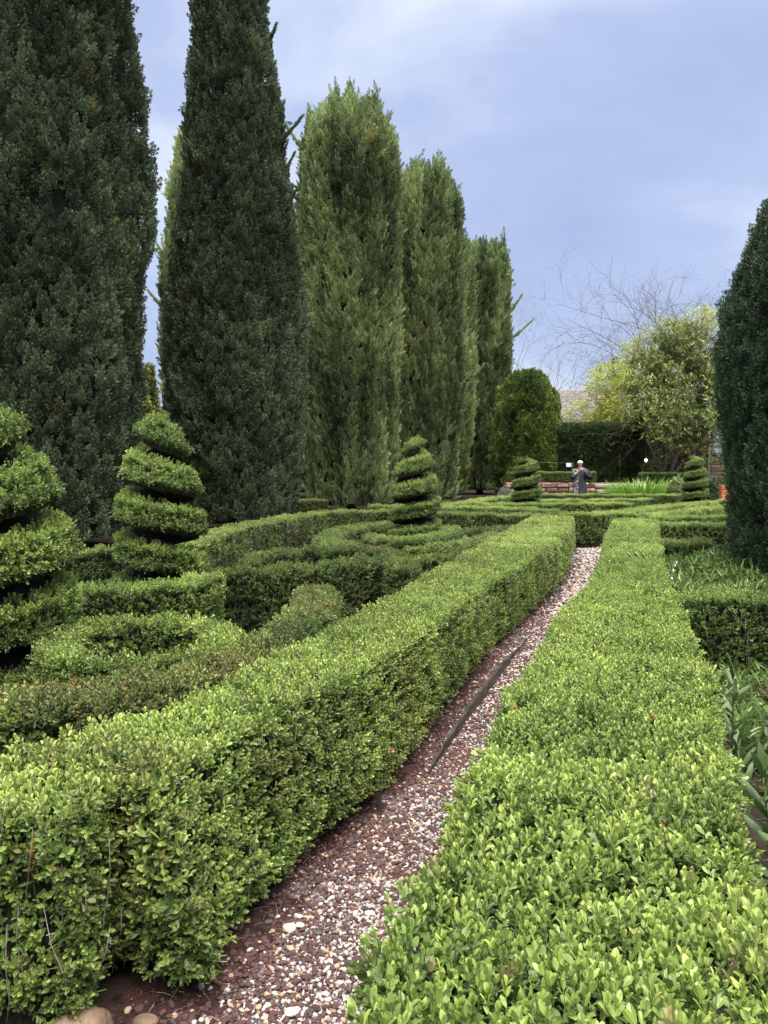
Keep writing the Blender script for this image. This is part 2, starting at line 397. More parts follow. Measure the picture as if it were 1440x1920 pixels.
# ------------------------------------------------------------------ box hedges
def catmull(pts, step=.1, closed=False):
    P = [np.array(p, float) for p in pts]; n = len(P); out = []
    rng = range(n) if closed else range(n-1)
    g = lambda i: P[i % n] if closed else (P[0]*2-P[1] if i < 0 else P[-1]*2-P[-2] if i >= n else P[i])
    for i in rng:
        a, b, c, d = g(i-1), g(i), g(i+1), g(i+2)
        k = max(2, int(np.linalg.norm((c-b)[:2])/step))
        for j in range(k):
            t = j/k; out.append(.5*((2*b) + (c-a)*t + (2*a-5*b+4*c-d)*t*t + (3*b-3*c+d-a)*t**3))
    if not closed: out.append(P[-1])
    return np.array(out)
def ribbon(C, Wd, h, rr=.05, inset=0., closed=False, endr=(0, 0), z0=.07, flare=0.):
    """hedge solid: centre line C (Nx2), widths Wd, height(s) h, corner radius rr"""
    C = np.array(C); n = len(C); Wd = np.ones(n)*Wd; h = np.ones(n)*h
    T = np.roll(C, -1, 0) - np.roll(C, 1, 0) if closed else np.gradient(C, axis=0)
    T /= np.linalg.norm(T, axis=1)[:, None]; E = np.stack([T[:, 1], -T[:, 0]], 1)
    if not closed:
        s = np.concatenate([[0], np.cumsum(np.linalg.norm(np.diff(C, axis=0), axis=1))]); tot = s[-1]
        keep = (s >= inset) & (s <= tot-inset); C, Wd, h, E, s, T = C[keep], Wd[keep], h[keep], E[keep], s[keep], T[keep]
        for k, dist in ((0, s-s[0]), (1, s[-1]-s)):
            if endr[k] > 0:
                q = np.clip(1-dist/endr[k], 0, 1); Wd = Wd*np.sqrt(np.maximum(1-q*q, .02)); h = h*(1-.06*q*q)
        n = len(C)
    prof = lambda a, H, r, flare: ([(-a*(.93+flare), z0), (-a*(.98+flare), z0+.12), (-a*(1+flare*.5), (z0+H)*.5), (-a, H-r)] +
        [(-a+r-r*math.cos(t), H-r+r*math.sin(t)) for t in (.5, 1.05, 1.57)] +
        [(u*(a-r), H) for u in (-.33, .33)] +
        [(a-r+r*math.cos(t), H-r+r*math.sin(t)) for t in (1.57, 1.05, .5)] + [(a, H-r), (a*(1+flare*.5), (z0+H)*.5), (a*(.98+flare), z0+.12), (a*(.93+flare), z0)])
    V = []; m = 16
    for i in range(n):
        a = max(.01, Wd[i]/2 - inset); H = h[i]-inset; r = min(rr, a*.95)
        for (o, z) in prof(a, H, r, flare*min(1, max(.15, (5.0-C[i, 1])/1.6))): V.append((C[i, 0]+E[i, 0]*o, C[i, 1]+E[i, 1]*o, z))
    Fq = []
    for i in range(n if closed else n-1):
        j = (i+1) % n
        for k in range(m-1): Fq.append((i*m+k, j*m+k, j*m+k+1, i*m+k+1))
    if not closed:
        for i, rev in ((0, False), (n-1, True)):
            for k in range(m//2-1):
                q = (i*m+k, i*m+k+1, i*m+m-2-k, i*m+m-1-k); Fq.append(q[::-1] if rev else q)
    return np.array(V), [q[::-1] for q in Fq]
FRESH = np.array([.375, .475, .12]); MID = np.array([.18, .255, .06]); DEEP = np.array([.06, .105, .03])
BROWN = np.array([.21, .20, .07]); RUST = np.array([.42, .19, .06])
def lerp(a, b, t): return a + (b-a)*t[:, None]
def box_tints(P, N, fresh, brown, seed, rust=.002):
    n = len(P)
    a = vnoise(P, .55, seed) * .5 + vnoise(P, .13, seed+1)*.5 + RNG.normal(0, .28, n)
    f = np.clip(fresh + .45*a + .24*(N[:, 2]-.55), 0, 1)  # tops paler with new growth, sides darker; partly shade put into the colour
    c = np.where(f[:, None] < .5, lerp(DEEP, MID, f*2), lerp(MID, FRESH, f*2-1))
    bm = np.clip(brown*1.2 + .8*vnoise(P, .4, seed+2) + .35*RNG.normal(0, 1, n) - .45, 0, 1)*min(1, brown*2.5)
    c = lerp(c, BROWN, bm)*RNG.uniform(.82, 1.18, n)[:, None]
    ru = (RNG.random(n) < rust*(1 + 6*(vnoise(P, .2, seed+3) > .55))); c[ru] = RUST*RNG.uniform(.6, 1.3, (ru.sum(), 1))
    return c
def leafy(root, V, Fq, fresh=.6, brown=.1, seed=0, singles=0, name='foliage', amp=.02, big=1.0, dens=1.0, keepfn=None):
    def density(c, N):
        t, d = toward(c, N)
        base = np.where(d < 3, 2100, np.where(d < 6, 2500, np.where(d < 11, 2300, 1900)))*dens
        return base*np.where(t < -.25, .35, 1)*np.where(np.abs(N[:, 2]) < .5, .8, 1)*np.where((c[:, 1] < -.3), .2, 1)
    P, N = sample(V, Fq, density)
    if keepfn is not None: k_ = keepfn(P); P, N = P[k_], N[k_]
    n = len(P)
    depth = np.abs(RNG.normal(0, .018, n)) + (RNG.random(n) < .35)*RNG.uniform(0, .04, n) + .05*np.clip(-vnoise(P, .065, seed+8)-.15, 0, 1)*2
    lump = (vnoise(P, .16, seed+5)*amp + vnoise(P, .45, seed+6)*amp)*(.35+.65*(np.linalg.norm(P - [0, 0, CAM_H], axis=1) < 4))
    vert = np.abs(N[:, 2]) < .5; lump = lump + vert*vnoise(P*np.array([1, 1, .35]), .10, seed+15)*min(.022, amp); depth = depth + vert*.05*np.clip(-vnoise(P*np.array([1, 1, .5]), .09, seed+16)-.2, 0, 1)
    P = P + N*(np.maximum(lump - depth, -.047) - .03)[:, None]     # sprigs then reach out to the clipped face
    dist = np.linalg.norm(P - [0, 0, CAM_H], axis=1)
    # stragglers that stand proud of the clipped face
    st = (RNG.random(n) < .05)*(vnoise(P, .12, seed+7) > .1); P += N*(st*RNG.uniform(.005, .03, n))[:, None]
    ax = N*RNG.uniform(.55, .95, n)[:, None] + np.array([0, 0, 1])*RNG.uniform(.35, .8, n)[:, None] + RNG.normal(0, .22, (n, 3)) + .55*np.stack([vnoise(P, .055, seed+k) for k in (31, 32, 33)], 1)
    sn = vnoise(P, .22, seed+9)
    scl = RNG.uniform(.68, 1.22, n)*(1+.28*np.clip(sn*2-.5, 0, 1))*np.interp(dist, [1.5, 3, 6, 12, 25], [1.25, 1.0, .84, .84, 1.0])*big
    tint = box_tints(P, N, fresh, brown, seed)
    pt_ = (sn > .45) & (RNG.random(n) < .6) & (N[:, 2] > -.2); tint[pt_] = lerp(tint[pt_], np.array([.44, .53, .15]), np.full(pt_.sum(), .55)*min(1, fresh+.2))
    dd_ = RNG.random(n) < .006; tint[dd_] = np.array([.27, .24, .11])*RNG.uniform(.6, 1.2, (dd_.sum(), 1))
    near = dist < 9
    if near.any():
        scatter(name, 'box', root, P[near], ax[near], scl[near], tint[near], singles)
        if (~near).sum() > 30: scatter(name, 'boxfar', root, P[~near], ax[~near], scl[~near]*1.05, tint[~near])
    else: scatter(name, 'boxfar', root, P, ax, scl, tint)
def twig_lines(P, N, n, seed, ln=.3, rad=.0025):
    """bare upright twigs seen between the leaves of a hedge face"""
    r = random.Random(seed); L = []
    for i in r.sample(range(len(P)), min(n, len(P))):
        p = Vector(P[i]) - Vector(N[i])*.03; p.z = max(.05, p.z*.6); q = p + Vector((r.uniform(-.06, .06), r.uniform(-.06, .06), ln*r.uniform(.6, 1.2)))
        L.append(([p, p.lerp(q, .33) + Vector((r.uniform(-.015, .015), r.uniform(-.015, .015), 0)), p.lerp(q, .66) + Vector(N[i])*.01, q], [rad*.7, rad*.65, rad*.5, rad*.3]))
    return L
def hedge(label, C=None, w=.4, h=.65, L=None, R=None, rr=.05, closed=False, endr=(0, 0), fresh=.6, brown=.1, seed=0, singles=0, twigs=0, group=None, cat='hedge', amp=.02, step=.1, dens=1., z=0, big=1., name='box_hedge', flare=0.):
    if L is not None:
        l = catmull(L, .1); r = catmull(R, .1)
        k = max(len(l), len(r)); rs = lambda a: np.stack([np.interp(np.linspace(0, len(a)-1, k), np.arange(len(a)), a[:, j]) for j in (0, 1)], 1)
        l, r = rs(l), rs(r); C = (l+r)/2
        Tn = np.gradient(C, axis=0); Tn /= np.linalg.norm(Tn, axis=1)[:, None]; w = np.abs(((r-l)*np.stack([Tn[:, 1], -Tn[:, 0]], 1)).sum(1))
    else:
        if len(C[0]) == 2: C = [(*p, w) for p in C]
        D = catmull(C, step, closed); C, w = D[:, :2], D[:, 2]
    hh = h + .012*np.sin(np.arange(len(C))*.9+seed) if not closed else h
    root = empty(name, label, cat, (float(C[0][0]), float(C[0][1]), z), group)
    V, Fq = ribbon(C, w, hh, rr, 0, closed, endr, flare=flare); V[:, 2] += z
    leafy(root, V, Fq, fresh, brown, seed, singles, amp=amp, dens=dens, big=big)
    Vi, Fi = ribbon(C, w, hh, max(.02, rr-.03), .084, closed, tuple(max(0, e_-.05) for e_ in endr), .0, flare); Vi[:, 2] += z
    mesh_obj('branches', Vi, Fi, M_TWIG, root)
    if twigs:
        P, N = sample(V, Fq, lambda c, n: np.where((n[:, 2] < .3) & (toward(c, n)[0] > 0), 60., 0.))
        if len(P): tv, tf = tubes(twig_lines(P, N, twigs, seed), 3); mesh_obj('bare_twigs', tv, tf, M_PALEBARK, root)['kind'] = 'stuff'
    return root
ALL_HEDGE = 'clipped box hedges of the knot garden'

# ------------------------------------------------------------------ ground, path
M_GROUND = noise_mat('garden_soil', (.018, .014, .011), (.045, .034, .027), 3, 1, bump=.8, bscale=30, coord='Object', spec=0)
M_PATH = noise_mat('gritty_path', (.07, .045, .043), (.27, .215, .21), 60, 1, bump=1, bscale=160, lo=.42, hi=.68, spec=.05)
gv = [(-300, -60, 0), (300, -60, 0), (300, 500, 0), (-300, 500, 0)]
tag(mesh_obj('ground', gv, [(0, 1, 2, 3)], M_GROUND, None, False), kind='structure')
H1R = [(-.68, 2.2), (-.51, 2.70), (-.17, 3.40), (.12, 4.04), (.52, 5.12), (.90, 6.28), (1.25, 7.1), (2.40, 10.2), (3.53, 14.2)]
H1L = [(-1.28, 2.5), (-1.0, 2.9), (-.72, 3.40), (-.43, 4.25), (-.03, 5.45), (.38, 6.8), (.85, 8.28), (1.62, 10.8), (2.75, 14.2)]
H2L = [(-.09, .7), (-.08, 1.1), (-.02, 1.49), (.11, 1.83), (.21, 2.2), (.40, 2.85), (.65, 3.56), (1.24, 5.23), (1.96, 7.07), (2.9, 10.1), (3.95, 13.3)]
H2R = [(.72, .7), (.80, 1.1), (.88, 1.55), (.95, 1.9), (1.03, 2.2), (1.28, 2.82), (1.56, 3.68), (2.06, 5.25), (2.66, 7.2), (3.65, 10.1), (4.75, 13.3)]
pl = [(-1.35, .5), (-1.1, 1.3)] + H1R; pr = [(.3, .5), (.35, 1.3)] + H2L[2:]
def strip(A, B, z, k=60, x0=0, x1=0):
    A = catmull(A, .2); B = catmull(B, .2)
    rs = lambda a: np.stack([np.interp(np.linspace(0, len(a)-1, k), np.arange(len(a)), a[:, j]) for j in (0, 1)], 1)
    A, B = rs(A), rs(B); V = []; m = 9
    for i in range(k):
        for j in range(m):
            p = A[i]*(1-j/(m-1)) + B[i]*(j/(m-1)); V.append((p[0], p[1], z))
    return V, [(i*m+j, i*m+j+1, (i+1)*m+j+1, (i+1)*m+j) for i in range(k-1) for j in range(m-1)]
pv, pf = strip([(x-.1, y) for x, y in pl], [(x+.25, y) for x, y in pr] + [(4.6, 14.8)], .006)
pv = np.array(pv); pv[:, 2] += .010*vnoise(pv, .3, 3) + .008
tag(mesh_obj('path', pv, pf, M_PATH, None), kind='structure')

def gravel():
    P, N = sample(pv, pf, lambda c, n: np.where(c[:, 1] < .9, 0, np.where(c[:, 1] < 4.5, 32000., np.where(c[:, 1] < 8, 13000., 7000.))))
    n = len(P)
    # distance from the hedge on the left steers stone kind: red scoria and soil left, white right
    lx = np.interp(P[:, 1], [p[1] for p in pl], [p[0] for p in pl]); rx = np.interp(P[:, 1], [p[1] for p in pr], [p[0] for p in pr])
    u = np.clip((P[:, 0]-lx)/(rx-lx), -.3, 1.3)
    nz = vnoise(P, .28, 11)*.26 + vnoise(P, .08, 12)*.16
    white = np.clip(.33 + 1.0*(u-.38) + nz + .45*np.clip((P[:, 1]-4)/5, 0, 1), .06, .72); soil = np.clip(.80 - 2.0*u + nz*1.9 + .2*(u < .3)*(P[:, 1] < 4), .05, .9)
    keep = RNG.random(n) > soil; P, white, u = P[keep], white[keep], u[keep]; n = len(P)
    r = RNG.random(n); big = RNG.random(n)**5
    size = (.0042 + .018*big)*np.where(P[:, 1] > 4.5, 1.35, 1)*np.where(P[:, 1] > 8, 1.5, 1)
    W_ = np.array([.50, .445, .43]); T_ = np.array([.42, .28, .18]); R_ = np.array([.095, .042, .040]); G_ = np.array([.05, .05, .06])
    tint = np.where((r < white)[:, None], W_, R_)*RNG.uniform(.65, 1.1, n)[:, None]
    tan = RNG.random(n) < .10; tint[tan] = T_*RNG.uniform(.7, 1.2, (tan.sum(), 1)); dk = RNG.random(n) < .06; tint[dk] = G_
    size = np.where(r < white, size*.95, size*1.1)
    P[:, 2] += size*.25; ax = np.array([[0, 0, 1.]]) + RNG.normal(0, .35, (n, 3))
    s3 = size[:, None]*RNG.uniform(.7, 1.3, (n, 3))*np.array([1.15, 1, .8])
    g = scatter('gravel', 'peb', None, P, ax, s3, tint); return tag(g, 'white, tan and dark red stones strewn along the narrow path', 'gravel', kind='stuff')
gravel()
M_SOIL = noise_mat('damp_red_soil', (.016, .010, .009), (.06, .030, .028), 25, 1, bump=1, bscale=120, spec=.1)
sA = [(x-.12, y) for x, y in pl if y < 7]; sB = [(x+.06+.24*max(0, min(1, (5-y)/3))+.02*math.sin(y*5), y) for x, y in pl if y < 7]
sv, sf = strip(sA, sB, .004, 90); sv = np.array(sv); m9 = np.tile(np.linspace(0, 1, 9), 90)
sv[:, 0] += .06*vnoise(sv, .13, 21)*(m9 > .9); sv[:, 2] = .0175 + .010*vnoise(sv, .3, 3) - .008*(m9 > .95)
tag(mesh_obj('soil_verge', sv, sf, M_SOIL, None), kind='structure')

# ------------------------------------------------------------------ the two long hedges beside the path
hedge('long bright green hedge left of the gravel path, running to the far cross hedge', L=H1L, R=H1R, h=.65, rr=.06, fresh=0.66, brown=0.34, seed=1, singles=160, twigs=50, group=ALL_HEDGE, amp=.034, flare=.55)
hedge('wide bright green hedge in the right foreground, right of the gravel path', L=H2L, R=H2R, h=.65, rr=.05, fresh=.66, brown=.12, seed=2, singles=300, twigs=20, group=ALL_HEDGE, amp=.024)
hedge('near hedge corner with rusty leaves, bottom left of the photo above brown rocks', C=[(-2.6, 2.22), (-1.6, 2.26), (-.76, 2.38)], w=.62, h=.66, rr=.09, endr=(0, .12), fresh=.62, brown=.35, seed=3, singles=300, twigs=60, group=ALL_HEDGE, amp=.045, flare=.35)

# ------------------------------------------------------------------ knot garden on the left
hedge('brownish green serpentine hedge end rising between long hedge and dark wave', C=[(-2.6, 2.98, .5), (-1.9, 3.08, .5), (-1.25, 3.28, .46), (-.88, 3.62, .42), (-.66, 4.2, .38), (-.55, 4.9, .36), (-.50, 5.5, .38), (-.55, 6.25, .42)], h=.65, rr=.13, endr=(0, .25), fresh=0.24, brown=0.75, seed=4, twigs=20, group=ALL_HEDGE, step=.06)
hedge('closed teardrop ring of yellow green hedge beside the leftmost spiral', C=[(-.88, 4.32), (-1.15, 4.75), (-1.5, 4.88), (-1.80, 4.68), (-1.83, 4.25), (-1.62, 3.9), (-1.3, 3.80), (-1.0, 3.98)], w=.24, h=.65, rr=.1, closed=True, fresh=0.6, brown=0.3, seed=5, group=ALL_HEDGE, step=.06)
hedge('light green curved hedge block around the foot of the second spiral', C=[(-2.75, 5.75, .34), (-2.3, 5.98, .34), (-1.9, 6.12, .36), (-1.62, 6.4, .36), (-1.55, 6.85, .34)], h=.66, rr=.07, endr=(.1, .1), fresh=.55, brown=.05, seed=6, group=ALL_HEDGE, step=.06)
hedge('short dark green hedge behind the second spiral, left of the border hedge', C=[(-4.6, 7.9), (-3.7, 8.35), (-3.0, 8.9), (-2.5, 9.3)], w=.4, h=.65, fresh=0.2, brown=0.05, seed=7, group=ALL_HEDGE)
hedge('long border hedge curving round the knot garden in front of the cypresses', C=[(-2.35, 9.2), (-2.38, 10.3), (-2.25, 12), (-1.75, 14), (-1.05, 15.7), (.1, 15.95), (1.2, 15.4), (2.1, 15.0), (3.3, 14.75)], w=.45, h=.65, fresh=0.4, brown=0.25, seed=8, twigs=260, group=ALL_HEDGE)
hedge('dark green wave hedge with tall shaded face in the middle of the knot', C=[(-2.1, 7.15, .28), (-1.5, 7.2, .28), (-.85, 7.38, .28), (-.45, 7.7, .28), (-.2, 8.05, .32), (.06, 8.15, .38), (.18, 7.75, .38), (.16, 7.3, .32)], h=.65, rr=.11, endr=(.1, .2), fresh=0.24, brown=0.35, seed=9, group=ALL_HEDGE, step=.06)
hedge('olive green teardrop loop behind the dark wave hedge', C=[(-1.3, 7.6), (-1.42, 8.15), (-1.1, 8.8), (-.5, 9.0), (0, 8.8), (.15, 8.45)], w=.26, h=.65, rr=.11, endr=(.1, .1), fresh=0.26, brown=0.4, seed=10, group=ALL_HEDGE, step=.06)
hedge('yellow green hooked hedge left of the middle spiral', C=[(-.35, 9.4, .4), (-.72, 9.9, .4), (-.75, 11.0, .38), (-.4, 12.2, .36), (.15, 12.8, .36)], h=.65, rr=.11, endr=(.15, .1), fresh=0.22, brown=0.35, seed=12, group=ALL_HEDGE, step=.06)
hedge('small green hedge collar round the foot of the middle spiral', C=[(-.25, 10.6), (.1, 10.15), (.55, 10.35), (.95, 11.2), (1.05, 12.0)], w=.34, h=.65, rr=.1, endr=(.1, .1), fresh=0.42, brown=0.08, seed=13, group=ALL_HEDGE, step=.06)
hedge('low olive wave hedge right of the middle spiral meeting the long hedge', C=[(.25, 8.75), (.7, 9.2), (1.15, 9.9), (1.65, 10.9)], w=.34, h=.65, rr=.1, endr=(.1, 0), fresh=0.24, brown=0.5, seed=14, group=ALL_HEDGE, step=.06)
hedge('short dark hedge link from the wave to the long hedge', C=[(.2, 8.2), (.55, 8.35), (.95, 8.65)], w=.32, h=.62, rr=.08, fresh=0.2, brown=0.3, seed=15, group=ALL_HEDGE, step=.06)
hedge('olive hedge arc behind the low wave hedge', C=[(.85, 11.0), (1.0, 11.55), (1.5, 12.0), (2.1, 12.4)], w=.3, h=.62, rr=.1, endr=(.1, 0), fresh=0.12, brown=0.45, seed=16, group=ALL_HEDGE, step=.06)
# far compartments
hedge('cross hedge closing the far end of the gravel path', C=[(3.4, 15.0, .55), (4.1, 15.05, .55), (4.9, 15.6, .5), (6.4, 17.5, .5), (9.6, 20.6, .5)], h=.66, fresh=.62, brown=.05, seed=17, twigs=30, group=ALL_HEDGE)
hedge('long straight hedge just behind the border hedge, under the person', C=[(.9, 17.3), (2.7, 16.9), (3.5, 15.7)], w=.5, h=.66, fresh=.62, brown=.08, seed=18, group=ALL_HEDGE)
hedge('small hedge between the middle spiral and the tall olive cypress', C=[(-.35, 18.0), (.9, 18.3)], w=.5, h=.64, fresh=.6, brown=.05, seed=19, group=ALL_HEDGE)
hedge('bright hedge line left of the small far spiral', C=[(1.15, 18.0), (2.1, 19.3), (2.8, 21.2), (4.1, 23.2)], w=.5, h=.66, fresh=.66, brown=.05, seed=20, group=ALL_HEDGE)
hedge('inner hedge step left of the small far spiral, nearest it', C=[(2.3, 18.9), (3.6, 19.0), (5.0, 19.2), (6.2, 19.4)], w=.45, h=.64, fresh=.7, brown=.05, seed=21, group=ALL_HEDGE)
hedge('farthest straight hedge in front of the person and the stone wall', C=[(3.9, 23.9), (6.5, 23.9), (9.3, 23.9)], w=.5, h=.66, fresh=.5, brown=.1, seed=22, group=ALL_HEDGE)
hedge('middle far hedge between the two far spirals', C=[(4.1, 20.7), (5.6, 21.0), (7.5, 21.6)], w=.5, h=.64, fresh=.66, brown=.08, seed=23, group=ALL_HEDGE)
# right of the path
hedge('diagonal bright hedge on the right running to the dark yew, second from the path end', C=[(5.0, 14.7), (6.2, 15.9), (8.6, 18.6)], w=.5, h=.65, fresh=.64, brown=.05, seed=24, group=ALL_HEDGE)
hedge('hedge branching right from the far end of the wide hedge, narrow and bright', C=[(4.75, 13.9), (5.7, 14.25), (7.3, 14.2)], w=.42, h=.65, fresh=.58, brown=.05, seed=25, group=ALL_HEDGE)
hedge('straight hedge with dark shaded face right of the wide hedge far end', C=[(4.3, 12.55), (5.4, 12.55), (7.2, 12.45)], w=.42, h=.65, fresh=.5, brown=.08, seed=26, group=ALL_HEDGE)
hedge('short hedge stub above the leafy bed right of the wide hedge', C=[(3.45, 10.1), (3.9, 10.05), (4.3, 10.0)], w=.42, h=.62, rr=.08, endr=(0, .15), fresh=.45, brown=.05, seed=27, group=ALL_HEDGE)
hedge('near side hedge with tall dark face right of the wide hedge', C=[(1.95, 5.72), (2.9, 5.68), (4.6, 5.6)], w=.42, h=.65, fresh=.42, brown=.12, seed=28, twigs=40, group=ALL_HEDGE)
hedge('pale dry hedge under the tall dark cypress, beyond the border hedge', C=[(-5.2, 20.6), (-3.3, 20.9), (-1.6, 21.4)], w=.5, h=.62, fresh=.3, brown=.9, seed=29, group=ALL_HEDGE)

# ------------------------------------------------------------------ spiral topiaries
def spiral(label, cx, cy, top, rb, rt, turns, hand, phase, seed, fresh=.6, brown=.05, z0=.25, big=1.0, gap=.36):
    root = empty('spiral_topiary', label, 'topiary', (cx, cy, 0), 'spiral box topiaries')
    def surf(inset):
        nu, nv = 64, 110; V = []
        for j in range(nv+1):
            v = j/nv; z = z0 + (top-inset-z0)*v
            Rr = (rb + (rt-rb)*max(0, (v-.45)/.55)**1.5)
            cap = math.sqrt(max(0, 1-max(0, (v-.93)/.07)**2))
            for i in range(nu):
                a = 2*math.pi*i/nu; ph = (v*turns - hand*a/(2*math.pi) + phase) % 1
                g = 0
                if ph < .07: g = 1-ph/.07
                elif ph > 1-gap: g = ((ph-1+gap)/gap)**.8
                r = Rr*(1-.68*g)*max(cap, .05) - inset*min(1, max(cap, .1))
                V.append((cx + max(.01, r)*math.cos(a), cy + max(.01, r)*math.sin(a), z))
        Fq = [(j*nu+i, j*nu+(i+1) % nu, (j+1)*nu+(i+1) % nu, (j+1)*nu+i) for j in range(nv) for i in range(nu)]
        return np.array(V), Fq
    V, Fq = surf(0)
    def keepfn(P):
        v = (P[:, 2]-z0)/(top-z0); Rr = rb + (rt-rb)*np.maximum(0, (v-.45)/.55)**1.5
        return (np.hypot(P[:, 0]-cx, P[:, 1]-cy) > Rr*.66) | (v > .93)
    leafy(root, V, Fq, fresh, brown, seed, amp=.016, big=big*.85, dens=1.35, keepfn=keepfn)
    Vi, Fi = surf(.085); mesh_obj('branches', Vi, Fi, M_TWIG, root)
    tv, tf = tubes([([(cx, cy, 0), (cx+.01, cy, z0+.2)], [.035, .03])], 8); mesh_obj('trunk', tv, tf, M_BARK, root)
spiral('tall spiral of shaggy box at the left edge, nearest of the spirals', X(-2, 4.6), 4.6, 1.95, .455, .11, 4.4, 1, .1, 31, .62, .22, big=1.15, gap=.36)
spiral('large spiral topiary second from the left, in front of the dark cypress', X(300, 7.3), 7.3, 2.10, .44, .15, 4.7, -1, .35, 32, .70, .04, big=1.1)
spiral('middle spiral topiary in front of the olive cypresses, centre of the photo', X(778, 11.6), 11.6, 2.02, .415, .13, 5.2, 1, .15, 33, .72, .04)
spiral('small spiral topiary left of the person', X(987, 19.4), 19.4, 1.76, .40, .27, 4.6, 1, .3, 34, .64, .04, gap=.36)
spiral('small spiral topiary beside the wooden cottage, right of the person', X(1303, 22), 22, 1.82, .38, .2, 5.2, 1, .5, 35, .7, .04, gap=.36)

# ------------------------------------------------------------------ cypresses and yew
def column_tree(name, label, cx, cy, R, H, kind, tint1, tint2, seed, group=None, spires=0, foot=.25, lump=.12, top_pow=.5, dens=95, cat='tree', rprof=None, scl=1., ls=.34, branches=(), mat_in=None, lean=.0, z0=.0, shape=None):
    root = empty(name, label, cat, (cx, cy, z0), group)
    r_ = random.Random(seed)
    prof = rprof or (lambda v: (.80 + .2*min(1, v/.12))*(1 - max(0, (v-.35)/.65)**2.2*(1-top_pow))*math.sqrt(max(0, 1-max(0, (v-.93)/.07)**2)))
    parts = []; cores = []
    def body(bx, by, rad, h, zb, pr, nu=40, nv=90):
        for tgt, ins in ((parts, 0), (cores, .2)):
            V = []
            for j in range(nv+1):
                v = j/nv; z = zb + (h-ins)*v
                for i in range(nu):
                    a = 2*math.pi*i/nu; rr = max(.01, rad*pr(v) - min(ins, rad*.45))
                    V.append((bx + lean*v + rr*math.cos(a), by + rr*math.sin(a), z))
            V = np.array(V)
            st = V*np.array([1, 1, .22])
            d = vnoise(st, .9, seed)*lump*1.3 + vnoise(st, .42, seed+1)*lump*.8
            dirs = V - np.array([bx, by, 0]); dirs[:, 2] = 0; dirs /= (np.linalg.norm(dirs, axis=1)[:, None]+1e-6)
            V += dirs*(d*np.repeat([min(1, rad*pr(j/nv)*2) for j in range(nv+1)], nu))[:, None]
            tgt.append((V, [(j*nu+i, j*nu+(i+1) % nu, (j+1)*nu+(i+1) % nu, (j+1)*nu+i) for j in range(nv) for i in range(nu)]))
    body(cx, cy, R, H if not spires else H*.93, z0+foot, prof)
    for k in range(spires):
        a = 2*math.pi*k/spires + r_.uniform(-.3, .3); q = R*r_.uniform(.15, .85); sr = r_.uniform(.2, .34)
        hh = H*r_.uniform(.93, 1.0) - max(0, q-R*.6)*.5 ; ln = r_.uniform(3, 5)
        body(cx + q*math.cos(a), cy + q*math.sin(a), sr, ln, z0+foot+hh-ln, lambda v: math.sin(math.pi*min(1, .12+.88*v))**.6 if v > .5 else 1., 12, 30)
    V, Fq = join(parts)
    P, N = sample(V, Fq, lambda c, n: np.where(toward(c, n)[0] < -.35, dens*.35, dens)*np.where(c[:, 2] < z0+.2, .2, 1))
    n = len(P); q = P*np.array([1, 1, .2 if kind == 'cyp' else .45])
    cl = vnoise(q, ls, seed+4)*.6 + vnoise(q, ls*.42, seed+9)*.4
    P[:, 2] += (N[:, 2] > .25)*(spires > 0)*RNG.random(n)**3*.55
    P = P + N*(cl*lump*1.2 - .04 - np.abs(RNG.normal(0, .05, n)))[:, None]
    ax = N*((.22 if kind == 'cyp' else .42)+.25*RNG.random(n))[:, None] + np.array([0, 0, 1.])*RNG.uniform(.7, 1.3, n)[:, None] + RNG.normal(0, .22, (n, 3))
    f = np.clip(.5 + .7*cl + .3*vnoise(P, 2.2, seed+8) + RNG.normal(0, .18, n), 0, 1)  # hollows between clumps tinted darker: depth shade put into the colour
    tint = lerp(np.array(tint1), np.array(tint2), f)*RNG.uniform(.8, 1.2, n)[:, None]
    br = (vnoise(P, .8, seed+12) > .62) & (RNG.random(n) < .35); tint[br] = tint[br]*np.array([1.35, 1.02, .8])
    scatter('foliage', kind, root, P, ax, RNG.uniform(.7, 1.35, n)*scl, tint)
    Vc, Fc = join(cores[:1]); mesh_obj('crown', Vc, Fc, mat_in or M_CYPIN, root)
    tv, tf = tubes([([(cx, cy, z0), (cx+.03, cy, z0+foot+.6)], [.2*min(1, R), .17*min(1, R)])], 10); mesh_obj('trunk', tv, tf, M_BARK, root)
    # odd side shoots that escaped the shears
    for a, zz, bl in branches:
        rr = R*prof(min(1, (zz-z0-foot)/H))*.93; p = Vector((cx + rr*math.cos(a), cy + rr*math.sin(a), zz)); d = Vector((math.cos(a), math.sin(a), r_.uniform(.7, 1.6))).normalized()
        ln = bl; pts = [p + d*ln*t + Vector((0, 0, .15*t*t)) for t in (0, .25, .5, .75, 1)]
        tv, tf = tubes([(pts, [.014, .011, .008, .005, .003])], 4); bo = mesh_obj('branch', tv, tf, M_BARK, root)
        Q = []; A_ = []
        for t in np.linspace(.1, 1, 70):
            pp = p + d*ln*t + Vector((0, 0, .15*t*t)); Q.append(list(pp)); A_.append(list(d*1.1 + Vector((r_.uniform(-.5, .5), r_.uniform(-.5, .5), r_.uniform(-.3, .5)))))
        Q = np.array(Q); scatter('branch_foliage', kind, root, Q, np.array(A_), RNG.uniform(.8, 1.1, len(Q))*np.linspace(1., .45, len(Q))*scl*.8, np.tile(np.array(tint2), (len(Q), 1))*RNG.uniform(.8, 1.1, (len(Q), 1)))
    return root
DK1, DK2 = (.055, .078, .044), (.185, .235, .125)
OL1, OL2 = (.08, .12, .05), (.42, .505, .215)
G_DARK, G_OL = 'dark columnar cypresses', 'olive green columnar cypresses in the avenue'
straight = lambda v: (.84 + .16*min(1, v/.15))*(1 - .30*max(0, (v-.25)/.75)**1.3)*math.sqrt(max(0, 1-max(0, (v-.9)/.1)**2))
